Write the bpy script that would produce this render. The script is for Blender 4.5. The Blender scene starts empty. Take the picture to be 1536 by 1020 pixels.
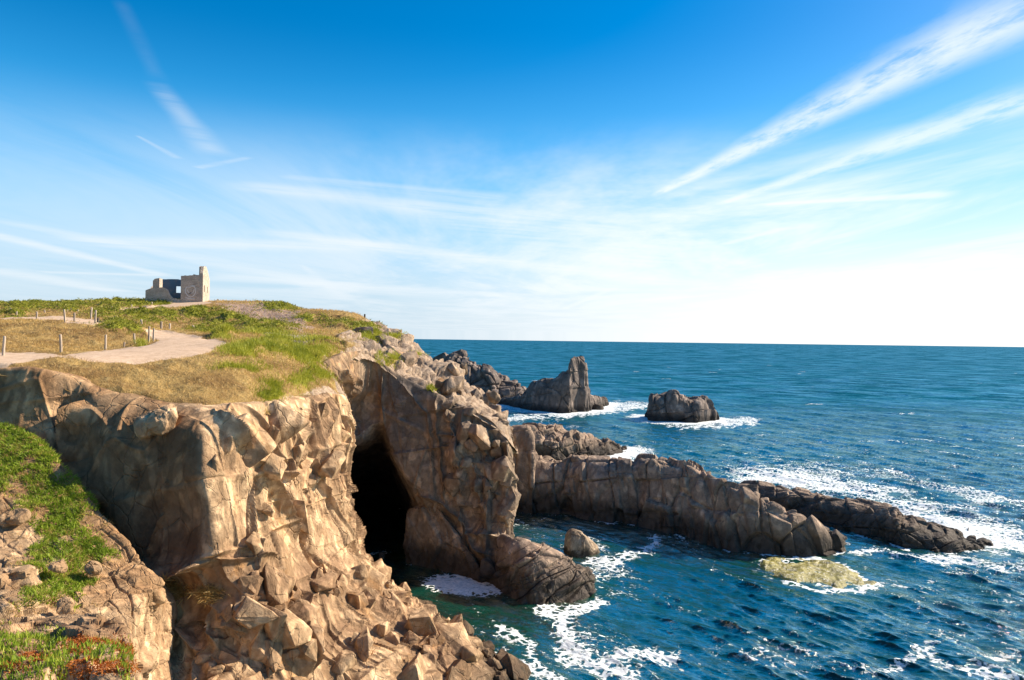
import bpy, math, random
import numpy as np
from mathutils import Vector, Matrix
random.seed(7); rng = np.random.default_rng(7)
sc = bpy.context.scene
COL = sc.collection
F32 = np.float32

# ---------------------------------------------------------------- camera maths
CAM_Z, FPX, ROLL = 20.0, 1100.0, 0.0131
CR, SR = math.cos(ROLL), math.sin(ROLL)
def P(px, py, Y):
    """world point at distance Y that the photograph (1536x1020) shows at px,py"""
    dx, dy = px-768.0, 510.0-py
    u, v = dx*CR-dy*SR, dx*SR+dy*CR
    return (u/FPX*Y, Y, CAM_Z+v/FPX*Y)
def seaY(px, py):
    dx, dy = px-768.0, 510.0-py
    v = dx*SR+dy*CR
    return -CAM_Z*FPX/v
def Psea(px, py):
    return P(px, py, seaY(px, py))
def proj(p):
    u = p[..., 0]/p[..., 1]*FPX; v = (p[..., 2]-CAM_Z)/p[..., 1]*FPX
    return 768+u*CR+v*SR, 510-(-u*SR+v*CR)

# ---------------------------------------------------------------- numpy noise
def _hash(ix, iy, iz, seed):
    with np.errstate(over='ignore'):
        h = (ix.astype(np.uint32)*np.uint32(374761393) ^ iy.astype(np.uint32)*np.uint32(668265263)
             ^ iz.astype(np.uint32)*np.uint32(2246822519)) + np.uint32(seed*3266489917 & 0xffffffff)
        h ^= h >> np.uint32(15); h *= np.uint32(2246822519); h ^= h >> np.uint32(13)
        h *= np.uint32(3266489917); h ^= h >> np.uint32(16)
    return h
def _u(h, sh): return ((h >> np.uint32(sh)) & np.uint32(1023)).astype(F32)/F32(1023)
def perlin(p, seed=0):
    i = np.floor(p).astype(np.int32); f = (p-i).astype(F32)
    w = f*f*f*(f*(f*6-15)+10)
    out = 0
    for cx in (0, 1):
        for cy in (0, 1):
            for cz in (0, 1):
                h = _hash(i[:, 0]+cx, i[:, 1]+cy, i[:, 2]+cz, seed)
                g = (_u(h, 0)*2-1)*(f[:, 0]-cx)+(_u(h, 10)*2-1)*(f[:, 1]-cy)+(_u(h, 20)*2-1)*(f[:, 2]-cz)
                out = out+g*(w[:, 0] if cx else 1-w[:, 0])*(w[:, 1] if cy else 1-w[:, 1])*(w[:, 2] if cz else 1-w[:, 2])
    return out*1.3
def fbm(p, oct=4, seed=0, gain=.5):
    o = 0; a = 1
    for k in range(oct):
        o = o+a*perlin(p*F32(2.03**k)+F32(k*17.3), seed+k); a *= gain
    return o
def voro(p, seed=0):
    """distances, hashes and offsets of the nearest and second nearest jittered seed"""
    i = np.floor(p).astype(np.int32)
    n = len(p)
    f1 = np.full(n, 9, F32); f2 = np.full(n, 9, F32); h1 = np.zeros(n, np.uint32); h2 = h1.copy(); o1 = np.zeros((n, 3), F32); o2 = o1.copy()
    for dx in (-1, 0, 1):
        for dy in (-1, 0, 1):
            for dz in (-1, 0, 1):
                c = i+np.array((dx, dy, dz), np.int32)
                h = _hash(c[:, 0], c[:, 1], c[:, 2], seed)
                s = np.stack((_u(h, 0), _u(h, 10), _u(h, 20)), 1)*F32(.9)+F32(.05)
                d = (p-c-s).astype(F32); r = np.sqrt((d*d).sum(1))
                k = np.where(r < f2)[0]
                if not len(k): continue
                m = r[k] < f1[k]; a = k[m]; b = k[~m]
                f2[a] = f1[a]; h2[a] = h1[a]; o2[a] = o1[a]
                f1[a] = r[a]; h1[a] = h[a]; o1[a] = d[a]
                f2[b] = r[b]; h2[b] = h[b]; o2[b] = d[b]
    return f1, f2, h1, h2, o1, o2
def rot(ax, ay, az):
    return np.array(Matrix.Rotation(az, 3, 'Z') @ Matrix.Rotation(ay, 3, 'Y') @ Matrix.Rotation(ax, 3, 'X'), F32)
def facets(p, s, seed, R, st, wid=.16, tilt=1.1):
    """flat tilted blocks that meet in short ramps, and the distance to the joint"""
    q = (p @ R.T)/F32(s)*np.array(st, F32)
    f1, f2, h1, h2, o1, o2 = voro(q, seed)
    def val(h, o):
        g = _hash(h, h, h, 5)
        tl = np.stack((_u(g, 10), _u(g, 20), _u(h, 5)), 1)*2-1
        return (_u(g, 0)*2-1)*F32(.6)+(tl*o).sum(1)*F32(tilt)
    a, b = val(h1, o1), val(h2, o2); e = f2-f1
    w = F32(.5)+F32(.5)*np.clip(e/F32(wid), 0, 1)
    return a*w+b*(1-w), e
TONE = []
def tone(n):
    """each joint block of the stone has its own shade"""
    k = [x for x in TONE if len(x) == n]; TONE.clear()
    return np.mean(k[:2], axis=0)*.7+.15 if k else np.full(n, .5, F32)
def blocks(p, s, seed, R, st, warp=.06):
    """blocks between three sets of joint planes that run on through the rock; offset per block, distance to the joints"""
    q = (p @ R.T)/F32(s)*np.array(st, F32)
    ks, es, fs = [], [], []
    for i in range(3):
        o = q.copy(); o[:, i] *= F32(.35)
        t = q[:, i]+F32(warp)*perlin(o*F32(.55)+F32(9.1*i), seed+70+i)+F32(.24)*np.sin(q[:, i]*F32(2.3)+F32(i+seed))
        k = np.floor(t); f = (t-k).astype(F32)
        # break the joint lines: offset every second course
        ks.append(k.astype(np.int32)); fs.append(f-F32(.5)); es.append(np.minimum(f, 1-f))
    h = _hash(ks[0], ks[1], ks[2], seed)
    g = _hash(h, h, h, 7)
    # a third of the blocks merge with their neighbour along one axis
    v = (_u(h, 0)*2-1)*F32(.55)+((_u(h, 10)*2-1)*fs[0]+(_u(h, 20)*2-1)*fs[1]+(_u(g, 0)*2-1)*fs[2])*F32(1.0)
    e = np.minimum(np.minimum(es[0], es[1]), es[2])
    TONE.append(_u(g, 10))
    bev = np.minimum(np.minimum(es[0]/F32(st[0]), es[1]/F32(st[1])), es[2]/F32(st[2]))*F32(s)      # metres to the joint
    return v*np.clip(bev/F32(.16), 0, 1)**F32(.7), e
def rocky(p, s=3.0, amp=.6, seed=0, R=None, st=(1, 1, .7), warp=.16, crack=.3, fine=1.0, o=(.6, .45, .3), cw=.03, wid=.12, ridge=.05, rst=(1.6, 1.6, .7), B=None, bst=(1, 1, .75)):
    """large tilted faces + joint blocks of two sizes, in places broken small, + creases"""
    p = p.astype(F32)
    if R is None: R = rot(.18, -.12, .5)
    if B is None: B = R
    w = np.stack([perlin(p/F32(s*1.3), seed+31+k) for k in range(3)], 1)*F32(s*warp)
    d = 0
    if o[0]:
        f, e = facets(p+w, s, seed, R, st, wid, 1.5)
        d = d+f*F32(o[0])-F32(crack)*np.exp(-(e/F32(cw))**2)
    m = perlin(p/F32(s*.9), seed+90)
    for k, (sz, wk, lo) in enumerate(((s*.55, .5, -.5), (s*.2, .3, -.05))):
        if not o[k+1]: continue
        f, e = blocks(p+w*F32(wk), sz, seed+5+k, B, bst)
        mm = sstep(lo, lo+.45, m if k == 0 else -m).astype(F32)
        d = d+(f*F32(o[k+1])-F32(crack*(.5, .25)[k])*np.exp(-(e/F32(cw*1.3))**2))*mm
    if ridge:
        q = ((p+w*F32(.5)) @ R.T)/F32(s*.42)*np.array(rst, F32); g = 0; a_ = 1.
        for k in range(3):
            g = g+a_*(F32(.55)-2*np.abs(perlin(q*F32(2.1**k), seed+60+k))); a_ *= .55
        d = d+g*F32(ridge)
    d = d+fbm(p/F32(s*.2), 3, seed+50)*F32(.03*fine)
    return (d*amp).astype(F32)

# ---------------------------------------------------------------- nets
def interp(A, n, ks=None):
    """limited cubic through control points along axis 0 -> n samples"""
    m = len(A); t = np.linspace(0, m-1, n); i = np.minimum(t.astype(int), m-2); f = (t-i)
    sh = (-1,)+(1,)*(A.ndim-1); f = f.reshape(sh)
    d = np.diff(A, axis=0)
    T = np.zeros_like(A); T[0] = d[0]; T[-1] = d[-1]
    a, b = d[:-1], d[1:]
    mm = .5*(a+b); lim = 2*np.minimum(abs(a), abs(b))
    T[1:-1] = np.where(a*b > 0, np.sign(mm)*np.minimum(abs(mm), lim), 0)*.8
    p0, p1, t0, t1 = A[i], A[i+1], T[i], T[i+1]
    f2, f3 = f*f, f*f*f
    return (2*f3-3*f2+1)*p0+(f3-2*f2+f)*t0+(-2*f3+3*f2)*p1+(f3-f2)*t1
def net(C, nu, nv):
    C = np.asarray(C, float)
    A = interp(C, nu)
    return np.swapaxes(interp(np.swapaxes(A, 0, 1), nv), 0, 1)
def gnormals(G):
    du = np.gradient(G, axis=0); dv = np.gradient(G, axis=1)
    n = np.cross(du, dv); n /= np.linalg.norm(n, axis=2, keepdims=True)+1e-9
    return n
def smooth_field(A, k):
    for ax in (0, 1):
        for _ in range(k):
            B = np.concatenate((A.take([0], ax), A, A.take([-1], ax)), ax)
            n = A.shape[ax]
            A = (B.take(range(0, n), ax)+2*B.take(range(1, n+1), ax)+B.take(range(2, n+2), ax))/4
    return A
def mesh_obj(name, V, faces, mat, attrs=None, smooth=True, parent=None):
    """faces: (n,k) int array, or list of such arrays"""
    if not isinstance(faces, list): faces = [faces]
    me = bpy.data.meshes.new(name)
    V = np.asarray(V, F32).reshape(-1, 3)
    loops = np.concatenate([f.reshape(-1) for f in faces]).astype(np.int32)
    tot = np.concatenate([np.full(len(f), f.shape[1], np.int32) for f in faces])
    st = np.concatenate(([0], np.cumsum(tot)[:-1])).astype(np.int32)
    me.vertices.add(len(V)); me.vertices.foreach_set('co', V.ravel())
    me.loops.add(len(loops)); me.loops.foreach_set('vertex_index', loops)
    me.polygons.add(len(tot)); me.polygons.foreach_set('loop_start', st)
    me.polygons.foreach_set('use_smooth', np.full(len(tot), smooth))
    for k, a in (attrs or {}).items():
        at = me.attributes.new(k, 'FLOAT', 'POINT'); at.data.foreach_set('value', np.asarray(a, F32).ravel())
    me.update(calc_edges=True)
    me.validate()
    if mat: me.materials.append(mat)
    o = bpy.data.objects.new(name, me); COL.objects.link(o)
    if parent: o.parent = parent
    return o
def gridfaces(nu, nv, keep=None, flip=False):
    idx = np.arange(nu*nv).reshape(nu, nv)
    q = np.stack((idx[:-1, :-1], idx[1:, :-1], idx[1:, 1:], idx[:-1, 1:]), 2).reshape(-1, 4)
    if flip: q = q[:, ::-1]
    if keep is not None:
        k = keep.reshape(-1); q = q[k[q].all(1)]
    return q
def compact(V, q, attrs):
    used = np.unique(q); m = np.full(len(V), -1); m[used] = np.arange(len(used))
    return V[used], m[q], {k: np.asarray(a).ravel()[used] for k, a in attrs.items()}
def tag(o, label, cat, group=None, kind=None):
    o['label'] = label; o['category'] = cat
    if group: o['group'] = group
    if kind: o['kind'] = kind
    return o
def structure(o, label=None):
    o['kind'] = 'structure'
    if label: o['label'] = label
    return o
def seg_dist(x, y, pl):
    d = np.full(x.shape, 1e9); tt = np.zeros(x.shape); n = len(pl)-1
    for k in range(n):
        (ax, ay), (bx, by) = pl[k], pl[k+1]
        vx, vy = bx-ax, by-ay
        t = np.clip(((x-ax)*vx+(y-ay)*vy)/(vx*vx+vy*vy+1e-9), 0, 1)
        e = np.hypot(x-ax-t*vx, y-ay-t*vy); m = e < d
        d = np.where(m, e, d); tt = np.where(m, (k+t)/n, tt)
    return d, tt
def inpoly(x, y, poly):
    r = np.zeros(x.shape, bool); n = len(poly)
    for i in range(n):
        (x0, y0), (x1, y1) = poly[i], poly[(i+1) % n]
        if y0 == y1: continue
        c = ((y0 > y) != (y1 > y)) & (x < (x1-x0)*(y-y0)/(y1-y0)+x0)
        r ^= c
    return r
def sdpoly(x, y, poly):
    """positive inside"""
    d, _ = seg_dist(x, y, list(poly)+[poly[0]])
    return np.where(inpoly(x, y, poly), d, -d)
def sstep(a, b, x):
    t = np.clip((x-a)/(b-a), 0, 1); return t*t*(3-2*t)

# ---------------------------------------------------------------- materials
class NT:
    def __init__(s, tree):
        s.t = tree; s.n = tree.nodes; s.l = tree.links
    def node(s, typ, **kw):
        nd = s.n.new(typ)
        for k, v in kw.items(): setattr(nd, k, v)
        return nd
    def put(s, inp, v):
        if v is None: return
        if hasattr(v, 'is_output'): s.l.new(v, inp)
        else: inp.default_value = v
    def math(s, op, a, b=None, c=None, clamp=False):
        nd = s.node('ShaderNodeMath', operation=op, use_clamp=clamp)
        s.put(nd.inputs[0], a); s.put(nd.inputs[1], b); s.put(nd.inputs[2], c)
        return nd.outputs[0]
    def vmath(s, op, a, b=None, out=0):
        nd = s.node('ShaderNodeVectorMath', operation=op)
        s.put(nd.inputs[0], a); s.put(nd.inputs[1], b)
        return nd.outputs[out]
    def mix(s, f, a, b, bt='MIX'):
        nd = s.node('ShaderNodeMix', data_type='RGBA', blend_type=bt)
        s.put(nd.inputs[0], f)
        for i, v in ((6, a), (7, b)):
            s.put(nd.inputs[i], v if hasattr(v, 'is_output') else (*v, 1)[:4])
        return nd.outputs[2]
    def noise(s, vec, scale, detail=4, rough=.55, dist=0, out=0):
        nd = s.node('ShaderNodeTexNoise'); s.put(nd.inputs['Vector'], vec)
        s.put(nd.inputs['Scale'], scale); nd.inputs['Detail'].default_value = detail
        nd.inputs['Roughness'].default_value = rough; nd.inputs['Distortion'].default_value = dist
        return nd.outputs[out]
    def voronoi(s, vec, scale, feature='F1', rand=1.0):
        nd = s.node('ShaderNodeTexVoronoi', feature=feature); s.put(nd.inputs['Vector'], vec)
        nd.inputs['Scale'].default_value = scale; nd.inputs['Randomness'].default_value = rand
        return nd.outputs[0]
    def ramp(s, v, a, b, lo=0., hi=1.):
        nd = s.node('ShaderNodeMapRange', interpolation_type='SMOOTHSTEP')
        s.put(nd.inputs[0], v); s.put(nd.inputs[1], a); s.put(nd.inputs[2], b)
        s.put(nd.inputs[3], lo); s.put(nd.inputs[4], hi)
        return nd.outputs[0]
    def mapping(s, vec, scale=(1, 1, 1), rotv=(0, 0, 0), loc=(0, 0, 0)):
        nd = s.node('ShaderNodeMapping'); s.put(nd.inputs[0], vec)
        nd.inputs[1].default_value = loc; nd.inputs[2].default_value = rotv; nd.inputs[3].default_value = scale
        return nd.outputs[0]
    def attr(s, name):
        return s.node('ShaderNodeAttribute', attribute_name=name).outputs['Fac']
    def bump(s, h, strength, dist, normal=None):
        nd = s.node('ShaderNodeBump'); s.put(nd.inputs['Strength'], strength); nd.inputs['Distance'].default_value = dist
        s.put(nd.inputs['Height'], h)
        if normal: s.l.new(normal, nd.inputs['Normal'])
        return nd.outputs[0]
def material(name):
    m = bpy.data.materials.new(name); m.use_nodes = True
    t = NT(m.node_tree)
    b = next(n for n in t.n if n.type == 'BSDF_PRINCIPLED')
    return m, t, b
def pos(t): return t.node('ShaderNodeNewGeometry').outputs['Position']

def rock_mat(name, light, mid, dark, stain, sc_=1.0, stain_amt=.5, wet=1.3, bump=1.0, earth=False):
    m, t, b = material(name)
    p = pos(t)
    big = t.noise(p, .16*sc_, 5, .6)
    med = t.noise(t.mapping(p, (1, 1, .75), (.2, .1, 0)), .9*sc_, 6, .62, .4)
    fin = t.noise(p, 6*sc_, 6, .7)
    c = t.mix(t.ramp(med, .36, .64), mid, light)
    c = t.mix(t.ramp(big, .52, .66), c, dark)
    sn = t.noise(t.mapping(p, (1, 1, .5)), .45*sc_, 6, .65, .6)
    c = t.mix(t.math('MULTIPLY', t.ramp(sn, .57, .68), stain_amt), c, stain)
    # lichen and dust speckle
    c = t.mix(t.math('MULTIPLY', t.ramp(fin, .5, .72), .45), c, light)
    c = t.mix(t.math('MULTIPLY', t.ramp(fin, .5, .32), .5), c, tuple(x*.55 for x in mid))
    tn = t.math('ADD', .62, t.math('MULTIPLY', t.attr('tone'), .76))
    tv = t.node('ShaderNodeCombineXYZ'); [t.l.new(tn, i) for i in tv.inputs]
    c = t.mix(1.0, c, tv.outputs[0], 'MULTIPLY')
    # thin joints
    wv = t.vmath('ADD', p, t.noise(p, .8*sc_, 3, .5, 0, 1))
    ck = t.voronoi(t.mapping(wv, (1, 1, .62), (.2, -.15, .5)), .75*sc_, 'DISTANCE_TO_EDGE')
    ck2 = t.voronoi(t.mapping(wv, (1, 1, .5), (-.1, .25, .9)), 2.3*sc_, 'DISTANCE_TO_EDGE')
    j1 = t.ramp(ck, .0, .03); j2 = t.ramp(ck2, .0, .05)
    sel = t.ramp(t.noise(p, .45*sc_, 2), .45, .6)
    j1 = t.math('MAXIMUM', j1, t.math('SUBTRACT', 1, t.ramp(t.noise(p, .3*sc_, 2), .4, .52)))
    j2 = t.math('MAXIMUM', j2, t.math('SUBTRACT', 1, sel))
    # wet and algae band at the water
    z = t.node('ShaderNodeSeparateXYZ'); t.l.new(p, z.inputs[0])
    zz = t.math('ADD', z.outputs[2], t.math('MULTIPLY', t.math('SUBTRACT', med, .5), 1.6))
    wf = t.ramp(zz, wet*.35, wet*1.2, 1, 0)
    c = t.mix(t.math('MULTIPLY', wf, .93), c, (.016, .014, .011))
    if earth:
        c = t.mix(t.attr('damp_shade'), c, (.04, .032, .025)); e = t.attr('earth')  # deep cave shade painted into the damp rock's colour
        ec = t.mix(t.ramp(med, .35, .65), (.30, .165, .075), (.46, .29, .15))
        c = t.mix(e, c, ec); c = t.mix(t.math('MULTIPLY', t.attr('wall_brown'), .85), c, t.mix(t.ramp(med, .35, .65), (.16, .075, .03), (.34, .19, .09)))
    t.l.new(c, b.inputs['Base Color'])
    t.put(b.inputs['Roughness'], t.math('SUBTRACT', .92, t.math('MULTIPLY', wf, .25)))
    b.inputs['Specular IOR Level'].default_value = .12
    hy = t.node('ShaderNodeTexNoise', noise_type='RIDGED_MULTIFRACTAL', normalize=True); t.l.new(t.mapping(p, (1, 1, .6), (.25, -.3, .2)), hy.inputs['Vector'])
    hy.inputs['Scale'].default_value = 1.7*sc_; hy.inputs['Detail'].default_value = 5; hy.inputs['Roughness'].default_value = .6
    c = t.mix(t.math('MULTIPLY', t.ramp(hy.outputs[0], .2, .03), .5), c, tuple(x*.4 for x in dark))  # crease shading painted into the rock colour
    t.l.new(c, b.inputs['Base Color'])
    # broken faces: flat chips at two sizes, each a little higher or lower and lighter or darker
    def chips(sc2, r, st2):
        nd = t.node('ShaderNodeTexVoronoi', feature='F1', distance='CHEBYCHEV'); t.l.new(t.mapping(t.vmath('ADD', p, t.vmath('MULTIPLY', t.noise(p, 1.5*sc_, 3, .6, 0, 1), (.35, .35, .35))), st2, r), nd.inputs['Vector'])
        nd.inputs['Scale'].default_value = sc2*sc_; nd.inputs['Randomness'].default_value = .85
        sp = t.node('ShaderNodeSeparateColor'); t.l.new(nd.outputs['Color'], sp.inputs[0]); return sp.outputs[0]
    k1, k2 = chips(1.25, (.15, -.3, .5), (1, 1, .6)), chips(3.4, (.2, -.35, .8), (1, 1, .75))
    ks = t.math('ADD', .74, t.math('ADD', t.math('MULTIPLY', k1, .28), t.math('MULTIPLY', k2, .24)))
    kc = t.node('ShaderNodeCombineXYZ'); [t.l.new(ks, i) for i in kc.inputs]
    c = t.mix(1.0, c, kc.outputs[0], 'MULTIPLY'); t.l.new(c, b.inputs['Base Color'])
    h = t.math('ADD', t.math('MULTIPLY', med, .4), t.math('MULTIPLY', fin, .22)); h = t.math('ADD', h, t.math('ADD', t.math('MULTIPLY', k1, .30), t.math('MULTIPLY', k2, .16))); h = t.math('ADD', h, t.math('MULTIPLY', hy.outputs[0], .45))
    h = t.math('ADD', h, t.math('MULTIPLY', t.noise(p, 22*sc_, 4, .7), .06))
    h = t.math('ADD', h, t.math('MULTIPLY', j1, .22)); h = t.math('ADD', h, t.math('MULTIPLY', j2, .07))
    t.l.new(t.bump(h, 1.0, .22*bump/sc_), b.inputs['Normal'])
    return m
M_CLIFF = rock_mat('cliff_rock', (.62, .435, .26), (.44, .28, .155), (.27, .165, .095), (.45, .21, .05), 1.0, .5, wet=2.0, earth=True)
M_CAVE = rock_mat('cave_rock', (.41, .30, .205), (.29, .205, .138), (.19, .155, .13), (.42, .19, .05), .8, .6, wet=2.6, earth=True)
M_REEF = rock_mat('reef_rock', (.44, .325, .235), (.31, .22, .16), (.22, .18, .155), (.33, .16, .085), .8, .4, wet=2.9)
M_STACK = rock_mat('stack_rock', (.27, .215, .18), (.19, .155, .135), (.12, .105, .1), (.22, .14, .09), .35, .3, wet=2.2, bump=.8)
M_BOULDER = rock_mat('boulder_rock', (.50, .39, .28), (.38, .28, .19), (.26, .19, .13), (.42, .27, .12), 2.2, .3, wet=.5)

def leaf_mat(name, a, b_, c_, trans=.35, rough=.55):
    m, t, b = material(name)
    tn = t.attr('tint'); 
    c = t.mix(t.ramp(tn, 0, .5), a, b_); c = t.mix(t.ramp(tn, .5, 1), c, c_)
    t.l.new(c, b.inputs['Base Color']); b.inputs['Roughness'].default_value = rough
    b.inputs['Specular IOR Level'].default_value = .3
    tr = t.node('ShaderNodeBsdfTranslucent'); t.l.new(c, tr.inputs[0])
    mx = t.node('ShaderNodeMixShader'); mx.inputs[0].default_value = trans
    t.l.new(b.outputs[0], mx.inputs[1]); t.l.new(tr.outputs[0], mx.inputs[2])
    out = next(n for n in t.n if n.type == 'OUTPUT_MATERIAL'); t.l.new(mx.outputs[0], out.inputs[0])
    return m
M_SUCC = leaf_mat('green_leaves', (.10, .165, .012), (.23, .32, .025), (.44, .46, .07))
M_ORANGE = leaf_mat('orange_leaves', (.30, .07, .015), (.42, .13, .02), (.48, .22, .05))
M_STRAW = leaf_mat('straw_blades', (.28, .16, .045), (.48, .31, .10), (.62, .46, .19))
M_GRASS = leaf_mat('grass_blades', (.13, .17, .012), (.32, .33, .025), (.52, .47, .08))
M_SCRUB = leaf_mat('scrub_leaves', (.06, .08, .010), (.22, .23, .02), (.44, .40, .05))

def ground_mat():
    m, t, b = material('heath_ground')
    p = pos(t)
    n1 = t.noise(p, .35, 6, .65, .3); n2 = t.noise(p, 2.2, 6, .7); n3 = t.noise(p, 9, 5, .7)
    straw = t.mix(t.ramp(n1, .38, .62), (.20, .12, .045), (.40, .27, .10))
    straw = t.mix(t.math('MULTIPLY', t.ramp(n2, .5, .7), .6), straw, (.48, .36, .16))
    straw = t.mix(t.math('MULTIPLY', t.ramp(n3, .45, .3), .6), straw, (.10, .065, .03))
    green = t.mix(t.ramp(n2, .38, .62), (.09, .11, .012), (.30, .30, .035))
    sand = t.mix(t.ramp(n2, .35, .65), (.47, .33, .22), (.58, .43, .30))
    sand = t.mix(t.math('MULTIPLY', t.ramp(n3, .5, .66), .55), sand, (.30, .21, .14)); sand = t.mix(t.math('MULTIPLY', t.ramp(n1, .55, .7), .5), sand, (.36, .25, .165))
    soil = t.mix(t.ramp(n2, .4, .6), (.26, .17, .12), (.44, .32, .25))
    grav = t.mix(t.ramp(n3, .4, .6), (.22, .165, .135), (.36, .29, .25))
    rk = t.mix(t.ramp(n2, .35, .65), (.27, .19, .13), (.48, .37, .27))
    rk = t.mix(t.math('MULTIPLY', t.ramp(t.noise(p, .5, 5, .6), .5, .62), .6), rk, (.17, .14, .12))
    jit = t.math('MULTIPLY', t.math('SUBTRACT', n2, .5), .9)
    def a(nm): return t.ramp(t.math('ADD', t.attr(nm), jit), .4, .62)
    c = t.mix(a('soil'), straw, soil); c = t.mix(a('green'), c, green)
    c = t.mix(a('gravel'), c, grav); c = t.mix(a('rock'), c, rk)
    c = t.mix(t.ramp(t.math('ADD', t.attr('sand'), t.math('MULTIPLY', jit, .35)), .42, .56), c, sand)
    t.l.new(c, b.inputs['Base Color']); b.inputs['Roughness'].default_value = .95
    b.inputs['Specular IOR Level'].default_value = .15
    h = t.math('ADD', t.math('MULTIPLY', n2, .6), t.math('MULTIPLY', n3, .3))
    t.l.new(t.bump(h, t.math('SUBTRACT', .9, t.math('MULTIPLY', t.attr('sand'), .7)), .5), b.inputs['Normal'])
    return m
M_GROUND = ground_mat()

# ---------------------------------------------------------------- hill surface (scattered heights)
HP = [  # px, py, distance
 (5,533,41.7),(92,529,44),(158,525,52),(202,521,57),(226,511.5,56),(242,498.5,73),(143,484,62),(97,483.5,62),(30,487,62),
 (-80,530,42),(-200,528,42),(-80,485,64),(-220,486,64),(55,480,93),(-60,479,93),(-250,478,93),(212,494,80),(290,502,84),(334,507,95),(381,503,100),
 (168,467,110),(60,468,112),(-80,470,112),(197,462,118),(228,458.5,123),(225,453,128),(313,452.5,128),(270,452,134),(0,461,140),(80,457,140),(160,454,140),
 (-150,463,140),(-320,465,140),(350,452,128),(400,454,125),(450,465,120),(500,473,115),(548,479,110),(575,490,104),(590,500,100),(615,511,97),(624,522,96),
 (430,512,62),(400,508,64),(465,530,58),(520,505,82),(480,485,100),(430,482,100),(400,490,88),(350,486,90),(350,500,75),(300,520,52),(250,540,42),
 (330,538,43),(375,556,43),(300,570,39.5),(200,562,39),(100,540,39),(30,541,39.5),(400,522,52),(365,512,54),(430,560,46),(470,570,48.5),(455,545,52),
 (600,545,72),(560,522,80),(620,540,85),(650,560,80),(680,576,80),(720,600,78),(740,624,74),(655,549,92),(700,582,88),(735,613,82),(540,500,92),(640,575,72),(690,597,72),
 (45,550,36),(120,575,36.5),(205,595,36.5),(262,608,36),(298,612,35.5),(345,606,37),(395,604,39.5),(448,598,43.5),(490,590,47.5),(518,595,50.5),
 (484,545,56.5),(520,532,60),(547,527,63.8),(568,540,65),(598,562,65.5),(628,578,65.5),(648,588,65.3),(690,607,64.8),(735,628,64),(762,655,63.5)]
HX = np.array([P(*a) for a in HP])
HB = np.array([(-26,135,19),(-24,150,8),(-22,165,-2),(-17,112,15),(-14,122,6),(-12,135,-3),(-9,108,6),(-6,118,-3),(-4,96,7),(-2,104,-3),(1,86,5),(3,92,-3),(4,78,-2),
   (-60,160,25.5),(-90,160,24.5),(-140,165,24),(-40,165,20),(-50,185,18),(-100,190,22),(-160,190,22),(-190,140,24),(-190,90,22)], float)
HALL = np.vstack((HX, HB))
def _phi(r): return np.sqrt(r*r+4.0)
_n = len(HALL)
_D = np.linalg.norm(HALL[:, None, :2]-HALL[None, :, :2], axis=2)
_A = np.zeros((_n+3, _n+3)); _A[:_n, :_n] = _phi(_D)-np.eye(_n)*.25
_A[:_n, _n] = 1; _A[:_n, _n+1:] = HALL[:, :2]; _A[_n, :_n] = 1; _A[_n+1:, :_n] = HALL[:, :2].T
_W = np.linalg.solve(_A, np.concatenate((HALL[:, 2], [0, 0, 0])))
def Zh(x, y):
    x = np.asarray(x, float); y = np.asarray(y, float)
    z = _W[_n]+_W[_n+1]*x+_W[_n+2]*y
    for k in range(_n): z = z+_W[k]*_phi(np.hypot(x-HALL[k, 0], y-HALL[k, 1]))
    return z

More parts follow.
